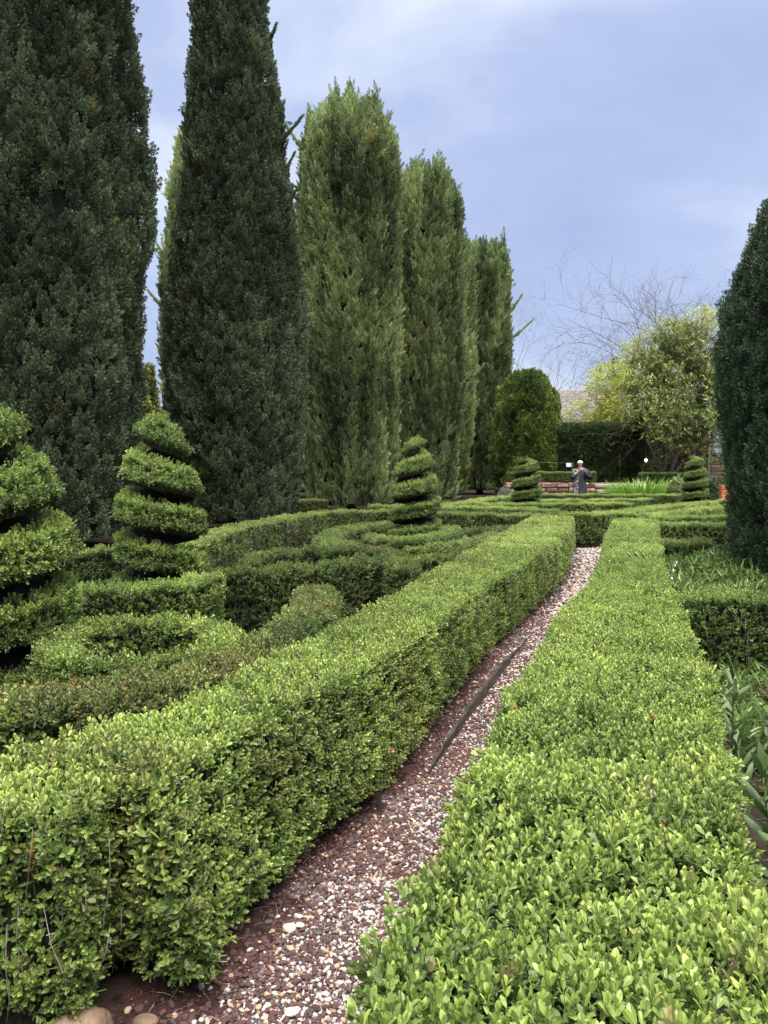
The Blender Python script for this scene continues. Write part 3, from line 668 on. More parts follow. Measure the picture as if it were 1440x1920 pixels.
column_tree('cypress_tree', 'huge dark green cypress at the left edge, nearest of the row', X(70, 14.5), 14.5, 1.9, 17.5, 'cypdark', DK1, DK2, 101, G_DARK, dens=120, lump=.2, rprof=straight, ls=.5, branches=((0, 10.2, .7), (-.3, 6.3, .4)))
column_tree('cypress_tree', 'tall dark green cypress behind the second spiral, narrowing towards its top', X(437, 18.5), 18.5, 1.62, 17.8, 'cypdark', DK1, DK2, 102, G_DARK, dens=125, lump=.13, ls=.36, branches=((0, 9.0, .9), (0.1, 8.2, .7), (-.2, 7.4, .6), (0, 11.2, .5)),
            lean=.22, rprof=lambda v: (.86 + .14*min(1, v/.15))*(1 - .86*max(0, (v-.14)/.86)**1.15)*math.sqrt(max(0, 1-max(0, (v-.93)/.07)**2)))
cyp = lambda v: (.80 + .20*min(1, v/.35))*(1 - .05*max(0, (v-.7)/.3)**1.5)*math.sqrt(max(0, 1-max(0, (v-.9)/.1)**2))
column_tree('cypress_tree', 'broad olive cypress with ragged pointed top right of the dark cypress', X(658, 26), 26, 1.66, 13.4, 'cyp', OL1, OL2, 103, G_OL, spires=12, dens=110, rprof=cyp, lump=.17, ls=.5, branches=((3.1, 11.9, 1.0), (3.0, 9.0, .7), (-1.2, 5.2, .5), (-1.9, 6.8, .6)), scl=1.1)
column_tree('cypress_tree', 'olive cypress behind the middle spiral, second of the olive ones', X(786, 31), 31, 1.62, 13.3, 'cyp', OL1, OL2, 104, G_OL, spires=8, dens=90, rprof=cyp, lump=.17, ls=.5, branches=((-1.5, 4.5, .9), (-.9, 9.5, .7)), scl=1.25)
column_tree('cypress_tree', 'narrow strip of olive cypress squeezed between taller neighbours', X(829, 36.5), 36.5, 1.45, 12.5, 'cyp', OL1, OL2, 105, G_OL, spires=5, dens=75, rprof=cyp, lump=.1, branches=((-.3, 5.5, .8),), scl=1.35)
column_tree('cypress_tree', 'last olive cypress of the row with a rounded top, left of the round conifer', X(899, 41), 41, 1.5, 13.3, 'cyp', OL1, OL2, 106, G_OL, spires=4, dens=75, rprof=cyp, lump=.08, branches=((0, 8.0, 1.7), (0, 9.4, 1.2), (-.2, 5, .9)), scl=1.4)
column_tree('cypress_tree', 'yellowish cypress mostly hidden behind the left side of the tall dark one', X(398, 30), 30, 1.75, 14.2, 'cyp', OL1, OL2, 107, G_OL, dens=70, rprof=lambda v: float(np.interp(v, [0, .3, .6, .8, .95, 1], [.85, 1, .97, .78, .5, .02])), lump=.17, ls=.5, branches=((3.14, 7.4, 1.0), (3.0, 9.1, 1.0), (3.14, 5.6, .6)), scl=1.3)
column_tree('cypress_tree', 'cypress seen as a sliver between the dark cypress and the broad olive one', X(592, 37), 37, 1.4, 12.4, 'cyp', OL1, OL2, 108, G_OL, dens=60, rprof=cyp, lump=.1, scl=1.4)
column_tree('yew_tree', 'dark green clipped yew column at the right edge', X(1545, 8.6), 8.6, 1.16, 5.3, 'yew', (.045, .075, .040), (.12, .185, .09), 109, dens=480, lump=.07, foot=.05, ls=.22,
            rprof=lambda v: float(np.interp(v, [0, .1, .3, .42, .5, .62, .82, .93, 1], [.72, .76, .86, .94, .97, .9, .56, .3, .02])))
column_tree('conifer_tree', 'rounded golden green conifer at the end of the cypress row', X(990, 33), 33, 1.38, 5.35, 'gold', (.05, .085, .025), (.24, .32, .07), 110, dens=150, lump=.22, foot=.1, ls=.5, scl=1.0,
            rprof=lambda v: (.8+.2*min(1, v/.2))*math.sqrt(max(0, 1-max(0, (v-.35)/.65)**2.2)))
column_tree('golden_shrub', 'yellow green variegated shrub glimpsed between the two dark cypresses', X(283, 27), 27, 1.0, 5.0, 'shrub', (.08, .13, .03), (.36, .36, .09), 111, dens=260, lump=.25, foot=.1, ls=.4, scl=1.9, cat='shrub',
            rprof=lambda v: (.8+.2*min(1, v/.2))*(1-.75*max(0, (v-.3)/.7))*math.sqrt(max(0, 1-max(0, (v-.92)/.08)**2)))

# ------------------------------------------------------------------ terrace, stone wall, steps
TER = .84
M_TERR = noise_mat('terrace_ground', (.05, .04, .03), (.13, .11, .08), 2, .95)
tv, tf = box(4.75, 90, 29.45, 60, -.2, TER); tv = [(10 if (x < 5 and y > 50) else x, y, z) for x, y, z in tv]; tag(mesh_obj('terrace', tv, tf, M_TERR, None, False), kind='structure')
M_STONE = object_random(noise_mat('red_sandstone', (.13, .075, .06), (.30, .19, .15), 7, .9, bump=.9, bscale=25), .4)
M_MORTAR = noise_mat('wall_joint', (.03, .022, .018), (.07, .05, .04), 30, .95)
M_SLAB = noise_mat('step_slab', (.17, .14, .12), (.34, .30, .26), 6, .85, bump=.5)
def stone_mesh(w, h, d, seed):
    v, f = box(-w/2, w/2, -d/2, d/2, -h/2, h/2, .025); r = random.Random(seed)
    return mesh_data('stone', [(p[0] + r.uniform(-.012, .012), p[1] + r.uniform(-.02, .02), p[2] + r.uniform(-.01, .01)) for p in v], f, M_STONE, False)
def stone_wall(label, x0, x1, y, top, seed, stepped=False):
    root = empty('stone_wall', label, 'wall', (x0, y, 0)); r = random.Random(seed)
    z = 0; rows = []
    while z < top-.06:
        hh = min(r.uniform(.13, .2), top-z); 
        if top-z-hh < .08: hh = top-z
        x = x0
        while x < x1-.05:
            w = min(r.uniform(.2, .46), x1-x)
            if x1-x-w < .12: w = x1-x
            put('stone', stone_mesh(w-.018, hh-.016, .3+r.uniform(-.03, .05), r.random()), root, (x+w/2, y+.13, z+hh/2)); x += w
        z += hh
    v, f = box(x0+.02, x1-.02, y+.04, y+.34, 0, top-.02); mesh_obj('mortar', v, f, M_MORTAR, root, False)
    return root
stone_wall('low wall of reddish stone blocks behind the person', 4.6, 7.95, 29.0, .9, 5)
stone_wall('low reddish stone wall to the right of the steps, mostly behind plants', 9.95, 12.6, 29.0, .85, 6)
st = empty('garden_steps', 'pale stone slab steps between the stone walls, right of the person', 'steps', (8.95, 28.6, 0))
for k in range(4):
    v, f = box(7.98, 9.92, 28.05 + .33*k, 28.6 + .33*k, .21*k + .09, .21*k+.21, .015); mesh_obj('tread', v, f, M_SLAB, st, False)
    v, f = box(8.0, 9.9, 28.12 + .33*k, 28.6 + .33*k, .21*k - (.05 if k else 0), .21*k+.088); mesh_obj('riser', v, f, M_MORTAR, st, False)
hedge('yellowish low hedge on top of the stone wall behind the person', C=[(4.75, 29.75), (6.4, 29.75), (8.15, 29.75)], w=.5, h=.46, fresh=.45, brown=.55, seed=41, z=TER, group='small hedges on the terrace')
hedge('small green hedge block right of the steps, behind the strappy plant', C=[(9.75, 29.3), (10.6, 29.3), (11.3, 29.3)], w=.6, h=.45, fresh=.4, brown=.2, seed=42, z=TER-.02, group='small hedges on the terrace')
def rhedge(label, x0, x1, y, w, h, z, kind, t1, t2, seed, dens=160, scl=1.):
    root = empty('yew_hedge', label, 'hedge', (x0, y, z))
    C = catmull([(x0, y), ((x0+x1)/2, y), (x1, y)], .4)
    V, Fq = ribbon(C, w, h, .12, 0); V[:, 2] += z
    P, N = sample(V, Fq, lambda c, n: np.where(toward(c, n)[0] < -.2, dens*.3, dens)); n = len(P)
    cl = vnoise(P*np.array([1, 1, 1.6]), .5, seed); P += N*(cl*.07 - np.abs(RNG.normal(0, .03, n)))[:, None]
    ax = N*.9 + np.array([0, 0, .5]) + RNG.normal(0, .35, (n, 3)); f = np.clip(.45+.5*cl + RNG.normal(0, .2, n), 0, 1)
    scatter('foliage', kind, root, P, ax, RNG.uniform(.7, 1.3, n)*scl, lerp(np.array(t1), np.array(t2), f))
    Vi, Fi = ribbon(C, w, h, .08, .12, z0=0); Vi[:, 2] += z; mesh_obj('branches', Vi, Fi, M_CYPIN, root)
rhedge('big square clipped dark green hedge behind the stone wall', 7.15, 10.55, 32.6, 1.5, 2.25, TER, 'yew', (.03, .055, .02), (.10, .155, .05), 51, dens=330, scl=1.6)
rhedge('tall dark hedge far behind the cypress row', -32, 3.5, 50, 2, 3.6, 0, 'gold', (.018, .035, .014), (.05, .085, .028), 52, 26, 2.2)
rhedge('dark hedge closing the back of the terrace behind the trees', 12.5, 34, 40, 2, 2.6, TER, 'gold', (.018, .035, .014), (.06, .095, .03), 53, 30, 2.0)

# railing with a blank notice
M_METAL = noise_mat('dark_metal', (.03, .03, .03), (.07, .07, .065), 20, .5, metallic=.6)
M_NOTICE = noise_mat('white_notice', (.72, .74, .76), (.82, .83, .84), 3, .5, bump=0)
rl = empty('railing', 'thin dark metal railing carrying a white notice above the low hedge', 'railing', (5.9, 30.15, TER))
v, f = tubes([([(5.3, 30.15, 1.655), (7.38, 30.15, 1.655)], [.013, .013])], 8); mesh_obj('rail', v, f, M_METAL, rl)
for x in (5.3, 7.38):
    v, f = tubes([([(x, 30.15, TER), (x, 30.15, 1.655)], [.015, .015])], 8); mesh_obj('post', v, f, M_METAL, rl)
v, f = box(7.12, 7.31, 30.10, 30.125, 1.49, 1.63, .003); tag(mesh_obj('notice', v, f, M_NOTICE, None, False), 'small white notice fixed to the right end of the thin railing', 'sign')

# ------------------------------------------------------------------ buildings
M_ROOF = object_random(noise_mat('weathered_shingle', (.075, .07, .068), (.16, .145, .135), 5, .9, bump=.5), .25)
M_BOARD = object_random(noise_mat('brown_weatherboard', (.10, .065, .045), (.19, .13, .095), 10, .8, bump=.4, stretch=(.15, 1, 1)), .2)
M_WALL = noise_mat('rendered_wall', (.30, .27, .22), (.42, .38, .32), 4, .9)
M_WHITE = noise_mat('white_paint', (.62, .64, .66), (.76, .77, .79), 5, .45, bump=0)
M_TIMBER = noise_mat('dark_timber', (.018, .013, .010), (.05, .036, .027), 12, .8, stretch=(1, 1, .2))
M_GLASS, t_, b_ = new_mat('window_glass'); b_.inputs['Base Color'].default_value = (.30, .38, .5, 1); b_.inputs['Roughness'].default_value = .08; b_.inputs['Specular IOR Level'].default_value = 1
hs = empty('shingled_house', 'house with a grey brown shingle roof far behind the big square hedge', 'house', (12, 47, TER))
v, f = box(9.2, 17.5, 46, 54, TER, 4.25); mesh_obj('wall', v, f, M_WALL, hs, False)
v, f = join([box(9.0, 17.7, 45.7, 45.82, 4.1, 4.25)]); mesh_obj('gutter', v, f, M_WHITE, hs, False)
rf = mesh_obj('roof', [(8.9, 45.6, 4.22), (17.8, 45.6, 4.22), (17.8, 50, 6.3), (8.9, 50, 6.3), (8.9, 54.4, 4.22), (17.8, 54.4, 4.22)], [(0, 1, 2, 3), (3, 2, 5, 4), (0, 3, 4), (1, 5, 2)], M_ROOF, hs, False)
rowsV = []
r_ = random.Random(3)
for k in range(17):
    y = 45.58 + k*.26; z = 4.23 + (y-45.6)*2.08/4.4; x = 8.9
    while x < 17.6:
        w = r_.uniform(.2, .34); rowsV.append(([(x, y, z+.01), (x+w-.015, y, z+.01), (x+w-.015, y+.3, z+.16), (x, y+.3, z+.16),
                                                (x, y, z+.05+r_.uniform(0, .015)), (x+w-.015, y, z+.05), (x+w-.015, y+.3, z+.175), (x, y+.3, z+.175)],
                                               [(4, 5, 6, 7), (0, 1, 5, 4), (1, 2, 6, 5), (3, 0, 4, 7)])); x += w
v, f = join(rowsV); sh = mesh_obj('shingles', v, f, M_ROOF, rf, False, world=False); sh.location = -Vector(rf.location); sh['kind'] = 'stuff'
sh.location = (0, 0, 0)
me_ = sh.data; off_ = Vector(hs.location)
for vv in me_.vertices: vv.co = vv.co - off_

ct = empty('wooden_cottage', 'brown weatherboard cottage half hidden behind the dark yew at right', 'house', (15.5, 33.6, TER))
v, f = box(13.95, 19.5, 33.75, 38, TER, 4.0); mesh_obj('wall', v, f, M_TIMBER, ct, False)
nb = 14
for k in range(nb):
    z = TER + .05 + k*.142
    v = [(14.02, 33.72, z), (19.5, 33.72, z), (19.5, 33.70, z+.155), (14.02, 33.70, z+.155), (14.02, 33.66, z-.008), (19.5, 33.66, z-.008), (19.5, 33.688, z+.155), (14.02, 33.688, z+.155)]
    if k > 9 : v = [(min(x, 19.5), y, zz) for x, y, zz in v]
    if z < 2.0: mesh_obj('board', v, [(4, 5, 6, 7), (0, 4, 7, 3), (1, 2, 6, 5), (0, 1, 5, 4), (3, 7, 6, 2)], M_BOARD, ct, False)
wn = empty('window', None, None, (14.6, 33.66, 2.5)); child(wn, ct); wn.location = Vector((14.6, 33.66, 2.5)) - ct.location
bpy.context.view_layer.update()
def wbox(name, x0, x1, y0, y1, z0, z1, mat, parent_empty, wo, bev=.004):
    v, f = box(x0-wo[0], x1-wo[0], y0-wo[1], y1-wo[1], z0-wo[2], z1-wo[2], bev)
    return mesh_obj(name, v, f, mat, parent_empty, False, world=False)
wo = (14.6, 33.66, 2.5)
for nm, a in (('frame', (14.0, 18.2, 33.60, 33.72, 2.00, 2.07)), ('frame', (14.0, 18.2, 33.60, 33.72, 3.2, 3.28)), ('frame', (14.28, 14.36, 33.61, 33.71, 2.08, 3.19)), ('frame', (15.5, 15.58, 33.61, 33.71, 2.08, 3.19))):
    wbox(nm, *a, M_BOARD, wn, wo)
wbox('pane', 14.37, 15.49, 33.66, 33.68, 2.08, 3.19, M_GLASS, wn, wo, 0)
wbox('pane', 15.59, 18.1, 33.66, 33.68, 2.08, 3.19, M_GLASS, wn, wo, 0)
v, f = tubes([([(14.12, 33.52, TER+.1), (14.12, 33.52, 3.3), (14.12, 33.4, 3.6)], [.05, .05, .05])], 10); mesh_obj('downpipe', v, f, M_WHITE, ct)
v, f = box(13.8, 13.98, 33.55, 33.75, TER, 3.6, .01); mesh_obj('corner_post', v, f, M_BOARD, ct, False)
v, f = box(13.5, 19.8, 33.2, 38.3, 3.7, 3.9, .02); mesh_obj('roof', v, f, M_ROOF, ct, False)

# covered gateway with lamp and pot
pg = empty('garden_gateway', 'dark timber gateway between the square hedge and the leafy tree', 'gateway', (10.9, 31.6, TER))
for x in (10.62, 11.45):
    for y in (31.6, 33.2):
        v, f = box(x-.05, x+.05, y-.05, y+.05, TER, 2.95, .008); mesh_obj('post', v, f, M_TIMBER, pg, False)
for y in (31.6, 33.2): v, f = box(10.4, 11.7, y-.04, y+.04, 2.95, 3.08, .008); mesh_obj('beam', v, f, M_TIMBER, pg, False)
for x in np.arange(10.5, 11.65, .25): v, f = box(x-.025, x+.025, 31.4, 33.4, 3.085, 3.16, .005); mesh_obj('rafter', v, f, M_TIMBER, pg, False)
v, f = box(10.5, 11.6, 33.4, 33.5, TER, 3.0); mesh_obj('door', v, f, M_TIMBER, pg, False)
M_LAMP, t_, b_ = new_mat('lit_lamp'); b_.inputs['Emission Color'].default_value = (1, .96, .9, 1); b_.inputs['Emission Strength'].default_value = 5
def ball(cx, cy, cz, r, n=10, m=7, sx=1, sy=1, sz=1):
    V = [(cx + r*sx*math.sin(math.pi*j/m)*math.cos(2*math.pi*i/n), cy + r*sy*math.sin(math.pi*j/m)*math.sin(2*math.pi*i/n), cz + r*sz*math.cos(math.pi*j/m)) for j in range(m+1) for i in range(n)]
    return V, [(j*n+i, (j+1)*n+i, (j+1)*n+(i+1) % n, j*n+(i+1) % n) for j in range(m) for i in range(n)]
lp = empty('lantern', 'small lit white lamp hanging inside the dark gateway', 'lamp', (10.95, 32.2, 1.75))
v, f = ball(10.95, 32.2, 1.75, .06, sz=1.25); mesh_obj('bulb', v, f, M_LAMP, lp)
v, f = tubes([([(10.95, 32.2, 1.82), (10.95, 32.2, 3.085)], [.006, .006])], 5); mesh_obj('cord', v, f, M_METAL, lp)
M_TERRA = noise_mat('terracotta', (.30, .10, .05), (.42, .17, .09), 8, .85)
pt = empty('terracotta_pot', 'terracotta pot on a stand just below the lamp in the dark gateway', 'pot', (10.98, 32.0, 1.3))
prf = [(.08, 1.30), (.12, 1.42), (.14, 1.52), (.16, 1.53), (.16, 1.57), (.13, 1.57), (.12, 1.5), (.02, 1.46)]
n = 16; v = [(10.98 + r*math.cos(2*math.pi*i/n), 32.0 + r*math.sin(2*math.pi*i/n), z) for r, z in prf for i in range(n)]
mesh_obj('vessel', v, [(j*n+i, j*n+(i+1) % n, (j+1)*n+(i+1) % n, (j+1)*n+i) for j in range(len(prf)-1) for i in range(n)], M_TERRA, pt)
v, f = box(10.9, 11.06, 31.92, 32.08, TER, 1.3, .01); mesh_obj('stand', v, f, M_TIMBER, pt, False)

# brick pier
M_BRICK = object_random(noise_mat('orange_brick', (.36, .11, .05), (.55, .2, .1), 12, .85, bump=.5), .2)
bp = empty('brick_pier', 'small orange brick pier peeping out left of the dark yew', 'pier', (10.75, 24, 0))
bv, bf = box(-.11, .11, -.05, .05, -.034, .034, .006); bme = mesh_data('brick', bv, bf, M_BRICK, False)
hv, hf = box(-.05, .05, -.05, .05, -.034, .034, .006); hme = mesh_data('brick', hv, hf, M_BRICK, False)
for k in range(12):
    z = .04 + k*.079
    xs = [(10.62, bme), (10.85, bme)] if k % 2 else [(10.56, hme), (10.735, bme), (10.91, hme)]
    for yy in (24.0, 24.115):
        for x, me in xs: put('brick', me, bp, (x, yy, z))
v, f = box(10.52, 10.95, 23.97, 24.15, 0, .93); mesh_obj('mortar', v, f, M_WALL, bp, False)

# ------------------------------------------------------------------ trees on the terrace
def grow(r, p, d, ln, rad, depth, maxd, spread, lines, tips, wig=.18, kids=(2, 4), shrink=.72, grav=0., segs=5, curl=0.):
    pts, rs = [Vector(p)], [rad]; dd = Vector(d).normalized(); ax = Vector((r.uniform(-1, 1), r.uniform(-1, 1), r.uniform(-.3, .3))).normalized()
    for i in range(segs):
        dd = (dd + Vector((r.uniform(-1, 1), r.uniform(-1, 1), r.uniform(-1, 1)))*wig + Vector((0, 0, -grav)) + ax.cross(dd)*curl).normalized()
        pts.append(pts[-1] + dd*ln/segs); rs.append(max(.003, rad*(1-.55*(i+1)/segs)))
    lines.append((pts, rs, depth))
    if depth >= maxd: tips += [pts[-1], pts[-2], pts[len(pts)//2]]; return
    for k in range(r.randint(*kids)):
        t = r.uniform(.35, 1); i = min(segs-1, int(t*segs)); q = pts[i].lerp(pts[i+1], t*segs-i)
        base = (pts[i+1]-pts[i]).normalized(); a = base.orthogonal().normalized(); a.rotate(Matrix.Rotation(r.uniform(0, 6.28), 3, base))
        nd_ = (base*math.cos(spread) + a*math.sin(spread)*r.uniform(.6, 1.2)).normalized()
        grow(r, q, nd_, ln*shrink*r.uniform(.75, 1.15), rs[i+1]*.75, depth+1, maxd, spread, lines, tips, wig, kids, shrink, grav, segs, curl)
def tree(name, label, base, stems, maxd, spread, rad, ln, kind, t1, t2, nleaf, leafscl, jitter, seed, mat=M_BARK, wig=.16, kids=(2, 4), shrink=.72, grav=0., curl=0., cat='tree', crowns=None, up=1.6, dirs=None):
    root = empty(name, label, cat, base); r = random.Random(seed); trunk, br, tips = [], [], []
    for s in range(stems):
        a = 2*math.pi*s/stems + r.uniform(-.4, .4); d = Vector(dirs[s]) if dirs else Vector((math.cos(a), math.sin(a), up)) if stems > 1 else Vector((.03, 0, 1))
        lines = []; grow(r, Vector(base) + Vector((math.cos(a), math.sin(a), 0))*.08*(stems > 1), d, ln, rad, 0, maxd, spread, lines, tips, wig, kids, shrink, grav, 6, curl)
        for p, q, dp in lines: (trunk if dp == 0 else br).append((p, q))
    v, f = tubes(trunk, 7); mesh_obj('trunk', v, f, mat, root)
    if br:
        o = mesh_obj('branches', *tubes(br, 4), mat, root); o['kind'] = 'stuff'
    Q = []; 
    rng = np.random.default_rng(seed)
    if nleaf and tips:
        T = np.array([list(p) for p in tips]); Q.append(T[rng.integers(0, len(T), nleaf)] + rng.normal(0, jitter, (nleaf, 3)))
    for (cx, cy, cz, rx, ry, rz, cnt) in (crowns or []):
        q = rng.normal(0, 1, (cnt*2, 3)); q /= np.linalg.norm(q, axis=1)[:, None]; q *= (rng.random((cnt*2, 1))**.35)
        q = q*[rx, ry, rz] + [cx, cy, cz]; k = vnoise(q, .7, seed)*.7 + vnoise(q, .3, seed+2)*.4 > -.08; Q.append(q[k][:cnt])
    if Q:
        Q = np.concatenate(Q); n = len(Q); f_ = np.clip(.5 + .5*vnoise(Q, .8, seed+1) + rng.normal(0, .2, n), 0, 1)
        ax = np.array([[0, 0, 1.]]) + rng.normal(0, .5, (n, 3))
        scatter('foliage', kind, root, Q, ax, rng.uniform(.7, 1.25, n)*leafscl, lerp(np.array(t1), np.array(t2), f_))
    return root
tx = X(1246, 31.5)
tree('evergreen_tree', 'multi stemmed evergreen tree with long olive leaves left of the cottage', (tx, 31.5, TER), 5, 3, .5, .07, 2.3, 'mag', (.09, .12, .04), (.32, .37, .11), 1500, 1.25, .28, 201, M_PALEBARK, crowns=[
    (tx+.3, 31.5, 4.6, 2.0, 1.6, 2.0, 2400), (tx+.55, 31.3, 3.4, 1.75, 1.6, 1.0, 1200), (tx-.7, 31.3, 3.4, 1.1, 1.0, .9, 600), (tx+.5, 31.6, 6.1, 1.5, 1.3, 1.3, 900), (tx-.6, 31.6, 5.0, 1.1, 1.0, 1.3, 600)], up=1.5)
tx2 = X(1215, 36)
tree('yellow_tree', 'spreading tree with fresh yellow green leaves behind the evergreen', (tx2, 36, TER), 4, 4, .55, .08, 2.4, 'fine', (.36, .42, .07), (.64, .66, .14), 1500, 1.3, .25, 202, M_BARK, crowns=[
    (X(1135, 36), 35.7, 3.6, 1.6, 1.2, 1.2, 1500), (X(1150, 35), 35, 4.9, 1.4, 1.2, 1.5, 1500), (X(1085, 36), 35.7, 3.9, .9, .9, .7, 300), (X(1235, 36), 36, 7.4, 1.3, 1, 1.1, 520), (X(1310, 36), 36, 7.9, 1.3, 1, 1.0, 520), (X(1190, 36), 36, 6.1, 1.4, 1, 1.4, 700)], up=1.2)
tree('bare_tree', 'tree of long arching bare whips with first buds rising above the evergreen', (X(1295, 38), 38, TER), 14, 3, .55, .045, 8.0, 'fine', (.3, .33, .06), (.42, .42, .1), 1100, .4, .12, 203, M_BARK, wig=.14, kids=(5, 7), shrink=.55, curl=.22, up=1.9)
tree('bare_tree', 'fan shaped bare winter tree far behind the round conifer', (X(1018, 52), 52, TER), 5, 3, .38, .06, 4.2, 'fine', (.2, .2, .1), (.3, .3, .12), 0, .3, .1, 204, M_BARK, wig=.06, kids=(4, 5), shrink=.6, up=3.2)
tree('young_tree', 'thin tree in pale new leaf beside the last cypress, behind the conifer', (X(962, 47), 47, TER), 3, 3, .5, .07, 4.3, 'fine', (.10, .17, .06), (.22, .30, .11), 700, 1.1, .3, 205, M_BARK, up=3)
tree('wisteria', 'mauve flowering wisteria over the roofline behind the square hedge', (X(1068, 38), 38, TER), 4, 3, .6, .05, 1.9, 'fine', (.24, .2, .3), (.42, .37, .46), 1200, .9, .3, 206, M_BARK, wig=.25, cat='climber', up=2.0, crowns=[(X(1062, 38), 38, 3.75, .9, .5, .4, 260)])
tree('wisteria', 'mauve wisteria spilling over the dark gateway', (11.55, 31.3, TER), 2, 2, .5, .03, 1.4, 'fine', (.22, .2, .28), (.36, .33, .40), 60, .7, .15, 207, M_BARK, wig=.25, cat='climber', up=3.0, crowns=[(10.8, 31.4, 3.2, .7, .3, .3, 230)])

# ------------------------------------------------------------------ plants
def shrub(name, label, cx, cy, r, h, z, kind, t1, t2, n, scl, seed, cat='shrub'):
    root = empty(name, label, cat, (cx, cy, z)); rng = np.random.default_rng(seed)
    q = rng.normal(0, 1, (n, 3)); q[:, 2] = np.abs(q[:, 2]); q /= np.linalg.norm(q, axis=1)[:, None]; N = q.copy()
    k = 1 + .12*vnoise(q*3, .8, seed) - np.abs(rng.normal(0, .07, n)); P = q*[r, r, h]*k[:, None] + [cx, cy, z]
    f = np.clip(.5 + .5*vnoise(P, .3, seed) + rng.normal(0, .2, n), 0, 1)
    scatter('foliage', kind, root, P, N + [0, 0, .6] + rng.normal(0, .3, (n, 3)), rng.uniform(.8, 1.2, n)*scl, lerp(np.array(t1), np.array(t2), f))
    v, f_ = ball(cx, cy, z+.02, 1, 14, 10, r*.82, r*.82, h*.84); mesh_obj('branches', v, f_, M_TWIG, root)
shrub('round_shrub', 'rounded pale green shrub beside the cottage spiral', X(1268, 25), 25, .36, 1.12, 0, 'shrub', (.12, .2, .06), (.34, .42, .16), 900, 1.5, 61)
shrub('round_shrub', 'dull brownish round shrub under the evergreen tree by the gateway', X(1225, 30.3), 30.3, .42, .95, TER, 'shrub', (.06, .07, .03), (.14, .14, .06), 800, 1.5, 62)
shrub('grey_shrub', 'small grey twiggy shrub at the foot of the last cypress, left of the far spiral', X(948, 27), 27, .35, .75, 0, 'shrub', (.13, .13, .12), (.24, .24, .22), 500, 1.2, 63)
shrub('dark_shrub', 'dark leafy shrub in front of the cottage boards', X(1338, 27.5), 27.5, .7, 1.1, 0, 'shrub', (.03, .06, .025), (.08, .12, .045), 1200, 1.7, 64)
def blade(V, Fa, A, base, az, el, L, w, r, arch=1.1):
    """arching strap leaf"""
    d = Vector((math.cos(az)*math.cos(el), math.sin(az)*math.cos(el), math.sin(el))); s = Vector((-math.sin(az), math.cos(az), 0)); p = Vector(base); n = len(V); k = 6
    for i in range(k+1):
        t = i/k; ww = w*(1-t**2.2)*.5 + .0008; V += [p - s*ww, p + Vector((0, 0, -ww*.3)), p + s*ww]; A += [t]*3
        d = (d + Vector((math.cos(az)*.35, math.sin(az)*.35, -.55))*arch*t/k*1.6).normalized(); p = p + d*L/k
    for i in range(k):
        for j in (0, 1): a = n+i*3+j; Fa.append((a, a+1, a+4, a+3))
def own_leaf_mat(name, c1, c2, rough=.4, trans=.25):
    m, t, b = new_mat(name); oi = nd(t, 'ShaderNodeObjectInfo'); r = nd(t, 'ShaderNodeValToRGB'); ag = nd(t, 'ShaderNodeAttribute', attribute_name='age')
    r.color_ramp.elements[0].color = (*c1, 1); r.color_ramp.elements[1].color = (*c2, 1)
    ad = nd(t, 'ShaderNodeMath', operation='MULTIPLY_ADD'); ad.inputs[1].default_value = .5
    hf = nd(t, 'ShaderNodeMath', operation='MULTIPLY'); hf.inputs[1].default_value = .5
    t.links.new(oi.outputs['Random'], hf.inputs[0]); t.links.new(ag.outputs['Fac'], ad.inputs[0]); t.links.new(hf.outputs[0], ad.inputs[2])
    t.links.new(ad.outputs[0], r.inputs[0]); t.links.new(r.outputs[0], b.inputs['Base Color']); b.inputs['Roughness'].default_value = rough
    tr = nd(t, 'ShaderNodeBsdfTranslucent'); ms = nd(t, 'ShaderNodeMixShader'); ms.inputs[0].default_value = trans
    t.links.new(r.outputs[0], tr.inputs[0]); t.links.new(b.outputs[0], ms.inputs[1]); t.links.new(tr.outputs[0], ms.inputs[2]); t.links.new(ms.outputs[0], t.nodes['Material Output'].inputs[0])
    return m
M_STRAP = own_leaf_mat('strap_leaf', (.10, .2, .03), (.26, .42, .08)); M_LLEAF = own_leaf_mat('lanceolate_leaf', (.03, .06, .016), (.065, .115, .03))
def aged(me, A): me.attributes.new('age', 'FLOAT', 'POINT').data.foreach_set('value', A)
def strap_clump(label, cx, cy, n, L, rad, seed, z=0):
    r = random.Random(seed); V, Fa, A = [], [], []
    for i in range(n):
        a = r.uniform(0, 6.28); q = rad*math.sqrt(r.random()); a2 = math.atan2(q*math.sin(a)*.8, q*math.cos(a)) + r.uniform(-.7, .7)
        blade(V, Fa, A, (cx + q*math.cos(a), cy + q*math.sin(a)*.7, z), a2, math.radians(r.uniform(58, 86) - 22*q/rad), L*r.uniform(.75, 1.15), .05, r, r.uniform(.5, 1.3))
    root = empty('strappy_plant', label, 'plant', (cx, cy, z)); o = mesh_obj('leaves', V, Fa, M_STRAP, root); o['kind'] = 'stuff'; aged(o.data, A)
strap_clump('broad clump of bright green strap leaves in front of the steps', X(1207, 26.2), 26.2, 1500, 1.14, .84, 71)
def lily_leaf(seed, L, asp=.15, arch=.6):
    V, Fa, A = [], [], []; r = random.Random(seed); blade(V, Fa, A, (0, 0, 0), 0, .75, L, L*asp, r, arch); 
    # widen the middle: lanceolate outline
    for i in range(7):
        t = i/6; c = V[i*3+1]; k = (.25 + 1.5*math.sin(math.pi*min(1, t*.95+.05))**.8)/max(.3, 1-t**2.2)*.62 if t < .98 else 1
        for j in (0, 2): V[i*3+j] = Vector((V[i*3+j].x, c.y + (V[i*3+j].y-c.y)*k, V[i*3+j].z))
    me = mesh_data('leaf', V, Fa, M_LLEAF); aged(me, A); return me
